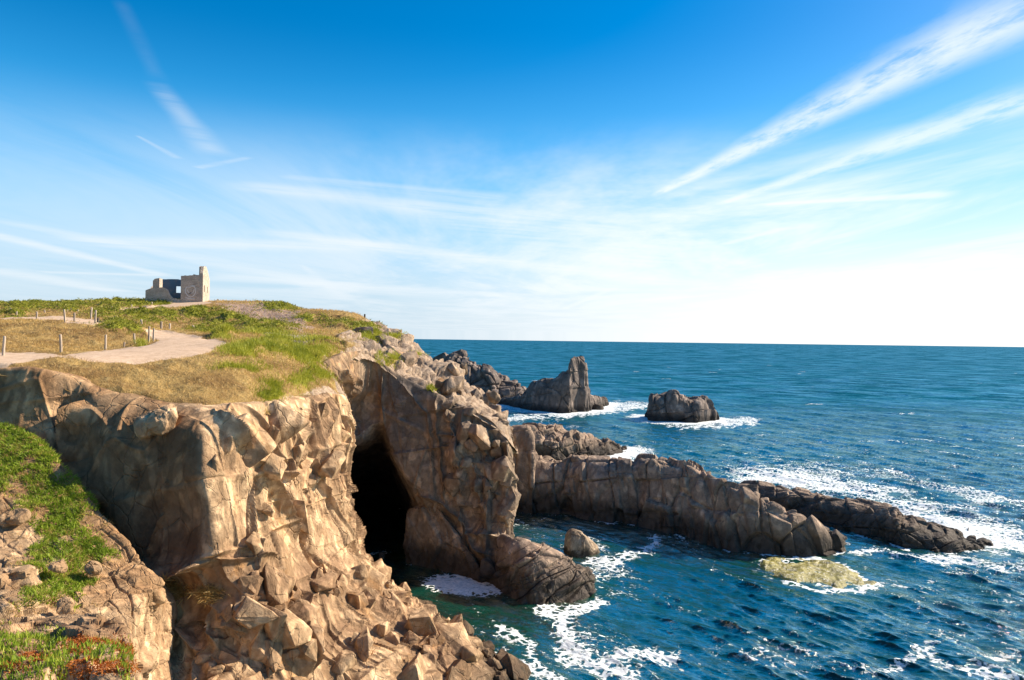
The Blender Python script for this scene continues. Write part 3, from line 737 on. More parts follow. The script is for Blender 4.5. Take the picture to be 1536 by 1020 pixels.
solid('rock_reef', [(1085,760,760,7),(1100,762,734,8),(1150,768,732,9),(1180,774,737,9),(1230,785,746,9),(1290,800,757,9),(1344,818,768,9),(1356,822,783,8),(1400,826,794,7),(1430,828,804,5.5),(1455,827,812,4),(1474,825,818,3),(1484,824,824,3)], M_REEF,
   [dict(s=3.4, amp=.85, seed=111, R=rot(.05, .15, .3), st=(.5, 1, 1.4), crack=.3, o=(.5, .5, .35), B=rot(.08, .16, .3), bst=(.6, 1, 1.8))], vert=.6, nu=460, nv=180,
   label='brown layered reef behind the long ridge with surf along its far side', cat='rock')
solid('low_reef', [(755,690,690,12),(770,690,650,12),(800,692,638,12),(830,694,638,12),(860,692,647,12),(890,688,656,10),(915,684,662,8),(932,680,671,5),(940,678,678,4)], M_REEF,
   [dict(s=3.4, amp=1.0, seed=121, R=rot(.3, .5, .3), st=(1, 1, 1), crack=.3, o=(.5, .55, .4), bst=(.6, 1, 1.6))], vert=.3, nu=300, nv=140,
   label='low jagged reef sloping into white surf beyond the ridge', cat='rock')
solid('toe_rock', [(738,872,812,6),(760,888,808,6),(785,903,815,6),(815,908,824,6),(840,905,833,5.5),(862,902,842,5),(880,898,856,4),(890,893,876,3),(897,890,890,2)], M_REEF,
   [dict(s=2.4, amp=.6, seed=131, R=rot(.25, .5, -.2), st=(.3, .7, 1.6), crack=.35, o=(.4, .6, .35), B=rot(.25, .5, -.2), bst=(.35, .8, 2.0))], vert=.35, nu=320, nv=200,
   label='ribbed sunlit rock toe at the foot of the cave cliff beside the foam pool', cat='rock')
solid('sea_boulder', [(851,828,828,1.5),(855,831,802,2.6),(862,833,795,3),(874,834,798,3),(888,834,808,3),(900,832,820,2.4),(909,830,829,1.6)], M_BOULDER,
   [dict(s=2.2, amp=.16, seed=141, crack=.15)], vert=.5, nu=90, nv=60, under=1.2,
   label='lone wedge shaped boulder standing in the cove water', cat='boulder')
solid('sea_stack', [(742,606,606,6),(752,607,598,8),(785,613,590,12),(800,616,575,14),(830,619,568,14),(846,620,559,13),(851,620,554,12),(856,620,539,9),(862,619,534,9),(870,618,531,9),(878,618,534,9),(881,617,548,8),(884,616,578,8),(889,614,592,8),(900,612,594,7),(912,608,600,6),(918,606,606,4)], M_STACK,
   [dict(s=6, amp=.95, seed=151, R=rot(.1, .2, .2), st=(1, 1, .6), crack=.3, o=(.55, .5, .3), bst=(1, 1, .6))], vert=.55, nu=360, nv=160, under=3,
   label='tall dark sea stack with an upright horn at its right end', cat='sea stack')
solid('sea_stack', [(973,630,630,6),(977,631,602,11),(985,632,590,13),(1000,632,587,13),(1012,633,585,13),(1020,633,592,13),(1035,634,594,13),(1050,634,595,12),(1064,633,600,11),(1071,632,611,9),(1075,631,631,6)], M_STACK,
   [dict(s=5.5, amp=1.3, seed=161, R=rot(.1, .1, .4), st=(1, 1, .7), crack=.3, o=(.55, .5, .3), bst=(1, 1, .7))], vert=.6, nu=240, nv=130, under=3,
   label='squat blocky sea stack standing alone right of the horned stack', cat='sea stack')
solid('far_crag', [(560,596,560,30),(620,598,548,30),(655,600,540,30),(690,601,533,28),(705,602,538,26),(716,602,546,26),(735,603,552,24),(748,603,566,22),(760,603,570,20),(775,603,573,18),(783,603,585,14),(790,603,603,8)], M_STACK,
   [dict(s=11, amp=2.8, seed=171, R=rot(.1, .1, .3), st=(1, 1, .8), crack=.3, o=(.55, .5, .35), bst=(1, 1, 1))], vert=.5, nu=300, nv=150, under=3,
   label='dark broken crag behind the sunlit headland, left of the horned stack', cat='rock')
for k, (px, py, w, h, lab) in enumerate([(1462,812,9,6,'small wave washed rock just off the reef tip'), (1481,818,13,8,'outermost rounded rock off the reef tip'), (1458,797,10,4,'flat dark rock in surf above the reef tip'),
        (898,614,10,8,'small square rock at the foot of the horned stack'), (576,838,12,7,'pale stone lying in the dark cave mouth')]):
    solid('wave_rock' if k != 4 else 'cave_stone', [(px-w, py, py, 1), (px-w*.8, py+.5, py-h*.7, 2*w*.06), (px-w*.2, py+1, py-h, 2.6*w*.07), (px+w*.4, py+1, py-h*.9, 2.6*w*.07), (px+w*.85, py+.5, py-h*.6, 2*w*.06), (px+w, py, py, 1)],
      M_REEF if k != 4 else M_BOULDER, [dict(s=1.4, amp=.18, seed=181+k, crack=.3)], vert=.4, nu=60, nv=50, under=1.0, label=lab, cat='rock')

# yellow weed covered shoal, awash
def shoal():
    m, t, b = material('weed_rock'); p = pos(t)
    n = t.noise(p, 1.1, 6, .65, .5); n2 = t.noise(p, 4, 5, .7)
    c = t.mix(t.ramp(n, .4, .6), (.17, .15, .025), (.31, .27, .055)); c = t.mix(t.math('MULTIPLY', t.ramp(n2, .53, .64), .8), c, (.62, .60, .50))
    c = t.mix(t.ramp(n, .38, .28), c, (.12, .09, .03))
    t.l.new(c, b.inputs['Base Color']); b.inputs['Roughness'].default_value = .45
    t.l.new(t.bump(n2, .8, .25), b.inputs['Normal'])
    C = []
    for (px, pf, pb, H) in [(1140,850,846,-.5),(1148,858,838,.25),(1170,866,835,.42),(1200,874,837,.45),(1230,880,841,.42),(1262,882,849,.38),(1290,881,862,.3),(1308,879,872,.15),(1316,878,875,-.5)]:
        a = np.array(Psea(px, pf)); c_ = np.array(Psea(px, pb)); col = []
        for (f, z) in ((-.15, -1.2), (0, .0), (.12, .7), (.4, 1), (.7, .9), (.92, .5), (1.0, 0), (1.15, -1.2)):
            q = a+(c_-a)*f; q[2] = z*H*.45 if z > 0 else (min(H, 0) if z == 0 else z); col.append(q)
        C.append(col)
    G = net(np.array(C), 160, 110); p_ = G.reshape(-1, 3)
    p_[:, 2] += rocky(p_, s=2.2, amp=.16, seed=191, crack=.3)+fbm((p_/2.2).astype(F32), 3, 195)*.34
    o = mesh_obj('weedy_shoal', p_, gridfaces(160, 110), m); SHORE.append(p_)
    tag(o, 'flat yellow weed covered rock awash in front of the ridge', 'rock')
shoal()
for k, (px, py, w, Y, lab) in enumerate([(22,772,15,29.7,'flat slab lying in the green slope near the left edge'),(86,848,12,27.2,'pale boulder at the middle of the green slope'),
      (140,850,11,27.9,'light stone at the right border of the slope leaves'),(20,862,26,26.6,'broad sandy boulder at the left edge under the slope leaves'),
      (100,905,12,25.4,'low pale boulder above the foreground ledge'),(235,628,24,34.6,'wedged overhanging block at the top of the shaded rock wall')]):
    c = np.array(P(px, py, Y)); r = w/FPX*Y
    nu, nv = 48, 28
    th = np.linspace(0, 2*np.pi, nu); ph = np.linspace(.02, np.pi-.02, nv)
    T, Q = np.meshgrid(th, ph, indexing='ij')
    e = lambda v: np.sign(v)*abs(v)**.65
    G = np.stack((e(np.cos(T))*e(np.sin(Q))*r*1.1, e(np.sin(T))*e(np.sin(Q))*r*.9, e(np.cos(Q))*r*.62), 2)
    G = G @ rot(.35-.1*k % .4, .4*math.sin(k*2.1), k*1.3).T
    n = G/np.linalg.norm(G, axis=2, keepdims=True)
    dsp = rocky((G+c).reshape(-1, 3), s=r*1.5, amp=r*.5, seed=200+k, crack=.2).reshape(nu, nv, 1); dsp[-1] = dsp[0]
    V = c+G+n*dsp-np.array((0, 0, r*.25))
    o = mesh_obj('boulder', V, gridfaces(nu, nv, flip=True), M_CLIFF, {'tone': np.full(nu*nv, .35+.08*k)}, smooth=False); tag(o, lab, 'boulder', 'boulders on the near slope' if k < 6 else None)

# ---------------------------------------------------------------- broken blocks lying on the rock
def block_mesh(seed, mat):
    import bmesh
    r = random.Random(seed); bm = bmesh.new()
    for k in range(15):
        v = Vector([r.uniform(-1, 1) for _ in range(3)]); m = max(abs(c) for c in v); v = v/m*r.uniform(.82, 1.0)
        bm.verts.new((v.x, v.y*.78, v.z*.58))
    g = bmesh.ops.convex_hull(bm, input=bm.verts)
    loose = [v for v in bm.verts if not v.link_faces]
    bmesh.ops.delete(bm, geom=loose, context='VERTS')
    bmesh.ops.bevel(bm, geom=bm.edges[:], offset=.07, segments=2, affect='EDGES', profile=.6, clamp_overlap=True)
    for v in bm.verts:
        if v.co.length > 1.25: v.co *= 1.25/v.co.length
    bmesh.ops.triangulate(bm, faces=bm.faces[:])
    bmesh.ops.subdivide_edges(bm, edges=bm.edges[:], cuts=2, use_grid_fill=True)
    bm.normal_update()
    for v in bm.verts:
        n = v.normal.copy(); q = np.array([v.co*2.2+Vector((seed*3.1, 0, 0))], F32)
        v.co += n*float(perlin(q, seed)[0])*.07
    me = bpy.data.meshes.new('rock_block'); bm.to_mesh(me); bm.free()
    at = me.attributes.new('tone', 'FLOAT', 'POINT'); at.data.foreach_set('value', np.full(len(me.vertices), r.uniform(.3, .85), F32))
    me.materials.append(mat)
    return me
def scatter_blocks(V, mask, n, s0, s1, mat, label, group, seed, sink=.25):
    rg = np.random.default_rng(seed); ms = [block_mesh(seed*10+k, mat) for k in range(8)]
    pts, nn = sample(V, mask, n, rg)
    for k in range(n):
        o = bpy.data.objects.new('rock_block', ms[k % 8]); COL.objects.link(o)
        sz = s0*(s1/s0)**(rg.random()**1.6)
        o.location = tuple(pts[k]+nn[k]*sz*(.3-sink))
        q = Vector(nn[k]).to_track_quat('Z', 'Y').to_matrix() @ Matrix.Rotation(rg.random()*6.28, 3, 'Z') @ Matrix.Rotation(rg.normal(0, .3), 3, 'X') @ Matrix.Rotation(rg.normal(0, .3), 3, 'Y')
        o.rotation_euler = q.to_euler(); o.scale = (sz*rg.uniform(.8, 1.25), sz, sz*rg.uniform(.75, 1.2))
        tag(o, label, 'rock block', group)
wpx, wpy = proj(VW)
apron = inpoly(wpx, wpy, [(520,850),(545,838),(620,905),(700,955),(790,1012),(790,1060),(470,1060),(450,960),(470,890)])*1.0
scatter_blocks(VW, apron*(VW[..., 2] > -.2), 105, .32, 1.25, M_CLIFF, 'sunlit angular block among the jumbled rocks at the foot of the near cliff', 'jumbled blocks at the foot of the near cliff', 5)
mid = inpoly(wpx, wpy, [(330,880),(400,860),(470,850),(530,850),(470,890),(450,960),(380,1000)])*1.0
scatter_blocks(VW, mid, 30, .3, 1.2, M_CLIFF, 'broken block wedged on the slope between the lit cliff face and the jumbled rocks', 'wedged blocks below the lit cliff face', 8)
face = inpoly(wpx, wpy, [(315,625),(440,610),(515,605),(515,800),(500,840),(330,840)])*1.0
scatter_blocks(VW, face, 42, .5, 1.5, M_CLIFF, 'square edged block jutting from the sunlit cliff face left of the cave', 'blocks jutting from the lit cliff face', 9, sink=.55)
cpx, cpy = proj(VC)
cf = inpoly(cpx, cpy, [(655,610),(700,620),(755,660),(765,790),(700,800),(660,740)])*(VC[..., 1] < 66)*1.0
scatter_blocks(VC, cf, 28, .6, 1.8, M_CAVE, 'square edged block jutting from the shaded cliff right of the cave', 'blocks jutting from the shaded cliff', 10, sink=.5)
low = inpoly(wpx, wpy, [(230,960),(330,960),(450,900),(460,1060),(200,1060)])*1.0
scatter_blocks(VW, low, 15, .22, .7, M_CLIFF, 'angular block fallen on the gully floor beside the foreground ledge', 'blocks on the gully floor', 6)
hm = (AH['rock'] > .55)*KH*(HPX > 540)*(HPX < 765)*(VH[..., 1] < 92)*(VH[..., 1] > 64)
scatter_blocks(VH, hm*1.0, 70, .4, 1.9, M_CAVE, 'weathered block lying on the sunlit rock slope above the cave', 'blocks on the rock slope above the cave', 7)

# ---------------------------------------------------------------- sea
def sea():
    m, t, b = material('sea_water'); p = pos(t)
    foam = t.attr('foam'); shal = t.attr('shallow'); far = t.attr('far')
    rz = t.mapping(p, (1, 1, 1), (0, 0, -.94))          # x along travel, y along crest
    st = t.mapping(rz, (1.0, .45, 1))
    b1 = t.noise(st, 1.1, 6, .62, .3); b2 = t.noise(st, .22, 5, .6, .2); b3 = t.noise(t.mapping(rz, (1, .35, 1)), .05, 4, .6)
    deep = t.mix(t.ramp(b3, .35, .65), (.0010, .028, .031), (.0025, .058, .064))
    c = t.mix(shal, deep, (.003, .048, .034))
    c = t.mix(t.math('MULTIPLY', far, .85), c, t.mix(t.ramp(t.math('ADD', t.math('MULTIPLY', t.noise(t.mapping(p, (.012, .02, 1), (0, 0, -.3)), 1, 6, .75), .6), t.math('MULTIPLY', b2, .4)), .40, .60), (.0012, .052, .090), (.0025, .088, .145)))  # light and dark of far waves painted into the water colour
    # foam: ragged sheets with lace holes
    fw = t.mapping(p, (1, 1, 1), (0, 0, -.94)); 
    f1 = t.noise(t.mapping(fw, (1, .5, 1)), .85, 7, .68, .8)
    lace = t.ramp(t.voronoi(t.vmath('ADD', p, t.noise(p, 1.1, 4, .65, 0, 1)), 1.5, 'DISTANCE_TO_EDGE'), 0, .32, 1, 0)
    f2 = t.noise(t.mapping(fw, (1, .6, 1)), 4.2, 5, .7, .4)
    s = t.math('ADD', t.math('MULTIPLY', f1, .55), t.math('MULTIPLY', f2, .45)); s = t.math('ADD', s, t.math('MULTIPLY', t.math('SUBTRACT', lace, .4), .26))
    th = t.math('SUBTRACT', .875, t.math('MULTIPLY', foam, .52))
    ff = t.ramp(s, t.math('SUBTRACT', th, .04), t.math('ADD', th, .06))
    ff = t.math('MULTIPLY', ff, t.ramp(foam, .02, .15))
    fc = t.mix(t.ramp(f2, .3, .65), (.42, .52, .58), (.82, .84, .84))
    h = t.math('ADD', t.math('MULTIPLY', b1, .22), t.math('MULTIPLY', b2, .5)); h = t.math('ADD', h, t.math('MULTIPLY', ff, .05))
    h = t.math('ADD', h, t.math('MULTIPLY', t.noise(st, 4, 4, .65), .07))
    bn = t.bump(h, 1.0, 1.0)
    gl = t.vmath('MULTIPLY', t.vmath('SUBTRACT', t.noise(st, 1.6, 3, .6, 0, 1), (.5, .5, .5)), (1, 1, 0))
    gs = t.node('ShaderNodeVectorMath', operation='SCALE'); t.l.new(gl, gs.inputs[0]); t.put(gs.inputs['Scale'], t.math('ADD', .4, t.math('MULTIPLY', far, 1.3)))
    # waves too fine for the mesh: slopes along the direction of travel
    w1 = t.noise(t.mapping(rz, (1, .3, 1)), .30, 8, .80, .2); w2 = t.noise(t.mapping(rz, (1, .4, 1)), 1.3, 5, .7, .2)
    sl = t.math('ADD', t.math('MULTIPLY', t.math('SUBTRACT', w1, .5), t.math('ADD', .5, t.math('MULTIPLY', far, 2.6))), t.math('MULTIPLY', t.math('SUBTRACT', w2, .5), 1.1))
    wd = t.node('ShaderNodeVectorMath', operation='SCALE'); wd.inputs[0].default_value = (-.81, -.59, 0); t.put(wd.inputs['Scale'], sl)
    nrm = t.vmath('NORMALIZE', t.vmath('ADD', t.vmath('ADD', bn, gs.outputs[0]), wd.outputs[0]))
    t.n.remove(b)
    # light scattered back from below the surface does not follow the small waves; the mirror part does
    up = t.node('ShaderNodeCombineXYZ'); up.inputs[2].default_value = 1.0
    soft = t.vmath('NORMALIZE', t.vmath('ADD', up.outputs[0], t.vmath('MULTIPLY', nrm, (.9, .9, .9))))
    dw = t.node('ShaderNodeBsdfDiffuse'); t.l.new(c, dw.inputs[0]); t.l.new(soft, dw.inputs['Normal'])
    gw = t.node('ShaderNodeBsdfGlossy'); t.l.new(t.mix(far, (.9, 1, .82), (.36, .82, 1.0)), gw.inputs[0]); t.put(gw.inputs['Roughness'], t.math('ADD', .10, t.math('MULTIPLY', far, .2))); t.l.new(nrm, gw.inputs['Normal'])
    fr = t.node('ShaderNodeFresnel'); fr.inputs[0].default_value = 1.33; t.l.new(nrm, fr.inputs[1])
    # bright crests and dark troughs painted into the mirror share, coarser farther out
    w3 = t.noise(t.mapping(rz, (1, .45, 1)), .085, 5, .75, .2); w4 = t.noise(t.mapping(p, (1, .8, 1)), .022, 5, .75)
    near_p = t.math('ADD', t.math('MULTIPLY', w1, .55), t.math('MULTIPLY', w2, .45))
    def blend(f, a, b2): return t.math('ADD', t.math('MULTIPLY', a, t.math('SUBTRACT', 1, f)), t.math('MULTIPLY', b2, f))
    pv = blend(t.math('MULTIPLY', t.attr('mid'), .65), near_p, w3); pv = blend(t.math('MULTIPLY', t.attr('out'), .8), pv, w4)
    pat = t.ramp(pv, .43, .60)
    fac = blend(far, t.math('MULTIPLY', fr.outputs[0], t.math('ADD', .40, t.math('MULTIPLY', pat, .50))), t.math('ADD', .03, t.math('MULTIPLY', pat, .42)))
    mx = t.node('ShaderNodeMixShader'); t.put(mx.inputs[0], fac)
    t.l.new(dw.outputs[0], mx.inputs[1]); t.l.new(gw.outputs[0], mx.inputs[2])
    fd = t.node('ShaderNodeBsdfDiffuse'); t.l.new(fc, fd.inputs[0]); t.l.new(bn, fd.inputs['Normal'])
    mf = t.node('ShaderNodeMixShader'); t.put(mf.inputs[0], ff); t.l.new(mx.outputs[0], mf.inputs[1]); t.l.new(fd.outputs[0], mf.inputs[2])
    out = next(n for n in t.n if n.type == 'OUTPUT_MATERIAL'); t.l.new(mf.outputs[0], out.inputs[0])
    dy = np.concatenate((np.arange(640, 60, -.8), np.arange(60, 8, -.5), np.geomspace(8, .45, 40)))
    pxs = np.arange(-560, 960, 1.6)
    Yr = CAM_Z*FPX/dy
    Y, U = np.meshgrid(Yr, pxs, indexing='ij'); X = U/FPX*Y
    Z = np.zeros(X.shape, F32); DX = np.zeros(X.shape, F32); DYy = np.zeros(X.shape, F32)
    dYr = np.abs(np.gradient(Yr))[:, None]; spx = 1.6/FPX*Yr[:, None]; spc = np.maximum(dYr*.7, spx)
    rg = np.random.default_rng(11)
    lam = np.geomspace(.38, 11, 76)*rg.uniform(.9, 1.1, 76)
    base = math.atan2(-.59, -.81)
    X32, Y32 = X.astype(F32), Y.astype(F32)
    for L in lam:
        th_ = base+rg.normal(0, .34); k = 2*np.pi/L; kx, ky = k*math.cos(th_), k*math.sin(th_)
        a = (.0135*L if L < 1.3 else .0176*(L/1.3)**.28)*(.7+.6*rg.random())
        fade = sstep(2.0, 3.2, L/spc).astype(F32)
        rows = np.where(fade[:, 0] > 0)[0]
        if not len(rows): continue
        r0, r1 = rows.min(), rows.max()+1
        ph = F32(kx)*X32[r0:r1]+F32(ky)*Y32[r0:r1]+F32(rg.random()*6.28)
        s_, c_ = np.sin(ph), np.cos(ph); f = fade[r0:r1]*F32(a)
        Z[r0:r1] += f*s_; DX[r0:r1] += f*F32(.8*math.cos(th_))*c_; DYy[r0:r1] += f*F32(.8*math.sin(th_))*c_
    # distance to the shore (rasterised)
    pts = np.concatenate([v.reshape(-1, 3) for v in SHORE+[VW, VC]]); pts = pts[(pts[:, 2] > -.5) & (pts[:, 2] < .6)]
    cell = .7; ox, oy = -70, 30; nx, ny = 330, 330
    ok = (pts[:, 0] > ox) & (pts[:, 0] < ox+nx*cell) & (pts[:, 1] > oy) & (pts[:, 1] < oy+ny*cell)
    R_ = np.full((nx, ny), 99., F32)
    ii = ((pts[ok, 0]-ox)/cell).astype(int); jj = ((pts[ok, 1]-oy)/cell).astype(int); R_[ii, jj] = 0
    for _ in range(24):
        Q = np.pad(R_, 1, mode='edge')
        for a_ in (0, 1, 2):
            for b_ in (0, 1, 2):
                w = cell*math.hypot(a_-1, b_-1)
                R_ = np.minimum(R_, Q[a_:a_+nx, b_:b_+ny]+w)
    fi = np.clip((X-ox)/cell-.5, 0, nx-2); fj = np.clip((Y-oy)/cell-.5, 0, ny-2); i0 = fi.astype(int); j0 = fj.astype(int); a_ = fi-i0; b_ = fj-j0
    dist = R_[i0, j0]*(1-a_)*(1-b_)+R_[i0+1, j0]*a_*(1-b_)+R_[i0, j0+1]*(1-a_)*b_+R_[i0+1, j0+1]*a_*b_
    dist = np.where(Y > oy+ny*cell-2, 99, dist)
    px, py = proj(np.stack((X, Y, np.zeros_like(X)), 2))
    p3 = np.stack((X, Y, 0*X), 2).reshape(-1, 3).astype(F32)
    nfo = fbm(p3/F32(7), 4, 303).reshape(X.shape); nf2 = fbm(p3*np.array([.5, .5, 1], F32), 4, 305).reshape(X.shape)
    seaward = sstep(660, 760, px)*sstep(-6, 6, np.interp(px, [760, 860, 1000, 1100, 1290, 1440, 1536], [690, 690, 700, 735, 765, 812, 830])-py)
    foam = .62*np.exp(-(dist/1.0)**2)*sstep(860, 900, px+0*py)*(.35+.65*seaward)+.5*np.exp(-(dist/.6)**2)*sstep(500, 640, px)*sstep(.0, .4, nf2)
    foam = np.maximum(foam, seaward*(1.0*np.exp(-(dist/5.5)**2)+.0))
    def blob(cx, cy, rx, ry, a, ang=0., sharp=1.0, jit=1.0):
        nonlocal foam
        x_, y_ = px-cx+nfo*rx*.45*jit, py-cy+nf2*ry*.45*jit; c_, s_ = math.cos(ang), math.sin(ang)
        u_, v_ = (x_*c_+y_*s_)/rx, (-x_*s_+y_*c_)/ry
        foam = np.maximum(foam, a*np.exp(-(u_*u_+v_*v_)**sharp))
    def trail(pl, w, a):
        nonlocal foam
        d, tt = seg_dist(px+nfo*22, py+nf2*9, pl)
        foam = np.maximum(foam, a*np.exp(-(d/w)**2))
    blob(700, 878, 64, 18, 1.05, .08, 2.2, .45)                      # foam pool in front of the cave
    blob(900, 683, 60, 12, 1.0, .1); blob(985, 700, 60, 9, .85, .15)
    blob(1200, 722, 130, 20, .92, .14); blob(1400, 780, 170, 26, .85, .22); blob(1480, 800, 120, 30, .8, .2); blob(1330, 745, 200, 16, .72, .2); blob(1480, 745, 160, 14, .62, .2)
    blob(1250, 705, 160, 14, .5, .12); blob(1420, 838, 110, 9, .85, .04); blob(1520, 850, 80, 12, .6); blob(1300, 828, 40, 5, .8)
    trail([(815,915),(850,922),(838,945),(860,975),(900,1000),(950,1030)], 19, .80); trail([(895,1000),(950,985),(1010,985)], 17, .72); trail([(905,902),(860,915),(820,922)], 12, .80); blob(880, 960, 60, 30, .5); blob(930, 1005, 50, 14, .62)
    trail([(745,940),(790,965),(830,1010)], 12, .66); trail([(740,985),(800,1000),(850,1020)], 14, .68); blob(790, 1010, 40, 14, .6)
    trail([(875,840),(915,846),(960,824),(990,812)], 10, .74); blob(930, 858, 40, 22, .5); blob(900, 862, 22, 20, .55); blob(905, 838, 18, 6, .8)
    blob(1225, 860, 80, 20, .5); trail([(1132,842),(1160,836),(1210,836),(1262,848),(1312,876)], 4, .95); trail([(1175,868),(1215,882),(1262,887),(1312,882)], 5, .85)
    trail([(1330,1000),(1390,975),(1400,990),(1536,1020)], 13, .66); blob(1510, 985, 40, 20, .55); blob(1380, 970, 24, 8, .6); blob(1395, 870, 20, 5, .55); blob(1410, 905, 14, 4, .5); blob(1400,965,25,8,.6)
    trail([(770,626),(830,624),(900,617),(960,610),(1000,606)], 4, .85); blob(940, 607, 60, 8, .62); trail([(1000,636),(1060,640),(1130,632)], 4, .85); blob(1105, 630, 50, 6, .7); blob(770, 628, 35, 5, .7); blob(720,615,30,5,.6)
    blob(570, 828, 40, 5, .5); blob(745, 640, 30, 12, .6); blob(860, 640, 20, 3, .5); blob(640,925,40,9,.36); blob(690,940,50,9,.36)
    zn = np.clip(Z/.35, -1, 2)
    caps = sstep(.8, 1.7, zn+nfo*.8)*.70*sstep(150, 70, Y)*sstep(2, 8, dist)
    foam = np.maximum(foam, caps*.9)
    flecks = (.20+.26*sstep(0, 1.3, zn)+.24*nfo)*sstep(320, 120, Y)*sstep(620, 700, px)
    foam = np.maximum(foam, np.clip(flecks, 0, .52))
    farcap = sstep(.55, .85, fbm(p3*np.array([.09, .16, 1], F32)*F32(.6), 4, 311).reshape(X.shape))*.62*sstep(60, 120, Y)*sstep(1800, 500, Y)
    foam = np.maximum(foam, farcap)
    calm = (.35+.65*sstep(.3, 5, dist))*(1-.35*np.clip(foam-.5, 0, 1))
    inlet = sstep(770, 700, px)*sstep(840, 860, py+0*px)
    calm = calm*(1-.3*sstep(1120, 1000, px)*sstep(760, 800, py))
    Z *= calm*(1-.6*inlet)
    shal = np.clip(.85*np.exp(-(dist/4.5)**2)*sstep(80, 66, Y)+.7*np.exp(-(((px-690)/130)**2+((py-950)/60)**2)), 0, 1)
    V = np.stack((X+DX*calm, Y+DYy*calm, Z), 2)
    q = gridfaces(*X.shape, flip=False)
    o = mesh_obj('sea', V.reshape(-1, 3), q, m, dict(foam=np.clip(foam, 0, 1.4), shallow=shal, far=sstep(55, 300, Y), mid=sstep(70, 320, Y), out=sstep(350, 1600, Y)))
    structure(o)
    # the rest of the ocean, outside the finely waved sector and under the land
    e = 45000.; xl, xr = pxs[0]/FPX, pxs[-1]/FPX; y0, y1 = float(Yr[0]), float(Yr[-1])
    v = [(-e, -e, 0), (e, -e, 0), (e, y0, 0), (xr*y0, y0, 0), (xl*y0, y0, 0), (-e, y0, 0), (xr*y1, y1, 0), (e+xr*y1, y1, 0), (xl*y1, y1, 0), (-e+xl*y1, y1, 0)]
    o2 = mesh_obj('ocean', v, [np.array([[0, 1, 2, 3], [0, 3, 4, 5], [3, 2, 7, 6], [5, 4, 8, 9]])], None)
    o2.data.materials.append(m); structure(o2)
    for nm, val in (('far', .2), ('foam', 0.), ('shallow', 0.), ('mid', .2), ('out', 0.)):
        at = o2.data.attributes.new(nm, 'FLOAT', 'POINT'); at.data.foreach_set('value', np.full(len(v), val, F32))
sea()

# ---------------------------------------------------------------- fence posts
def wood():
    m, t, b = material('weathered_wood'); p = pos(t)
    n = t.noise(t.mapping(p, (1, 1, .15)), 14, 5, .7); r = t.node('ShaderNodeObjectInfo').outputs['Random']
    c = t.mix(t.ramp(n, .35, .65), (.20, .15, .11), (.42, .34, .26)); c = t.mix(t.math('MULTIPLY', r, .5), c, (.5, .42, .33))
    t.l.new(c, b.inputs['Base Color']); b.inputs['Roughness'].default_value = .9
    t.l.new(t.bump(n, .6, .02), b.inputs['Normal'])
    return m
M_WOOD = wood()
m_, t_, b_ = material('dark_wood'); b_.inputs['Base Color'].default_value = (.06, .05, .045, 1); b_.inputs['Roughness'].default_value = .9; M_DARK = m_
def post_mesh(h, r, mat):
    n, zs = 12, [-.4, h*.3, h*.65, h-.05, h-.012, h]; V = []
    for i, z in enumerate(zs):
        rr = r*(1.06-.1*i/5)*(1 if i < 4 else (.93 if i == 4 else .72))
        for k in range(n):
            a = 2*math.pi*k/n; j = 1+.05*math.sin(3*a+i*.4)
            V.append((rr*j*math.cos(a)+.008*math.sin(i*1.7), rr*j*math.sin(a)+.008*math.cos(i*2.1), z))
    V.append((0, 0, h)); F = []
    for i in range(len(zs)-1):
        for k in range(n): F.append((i*n+k, i*n+(k+1) % n, (i+1)*n+(k+1) % n, (i+1)*n+k))
    T = [((len(zs)-1)*n+k, (len(zs)-1)*n+(k+1) % n, len(V)-1) for k in range(n)]
    o = mesh_obj('fence_post', V, [np.array(F), np.array(T)], mat)
    o.data.polygons.foreach_set('use_smooth', np.ones(len(o.data.polygons), bool))
    return o
PB = post_mesh(1.12, .085, M_WOOD); PBD = post_mesh(1.0, .10, M_DARK)
used = {PB.name: False, PBD.name: False}
def hill_at(px, Y, base):
    x = P(px, base, Y)[0]
    i = np.argmin(abs(VH[:, 0, 1]-Y)); row = VH[i]
    return x, float(np.interp(x, row[:, 0], row[:, 2]))
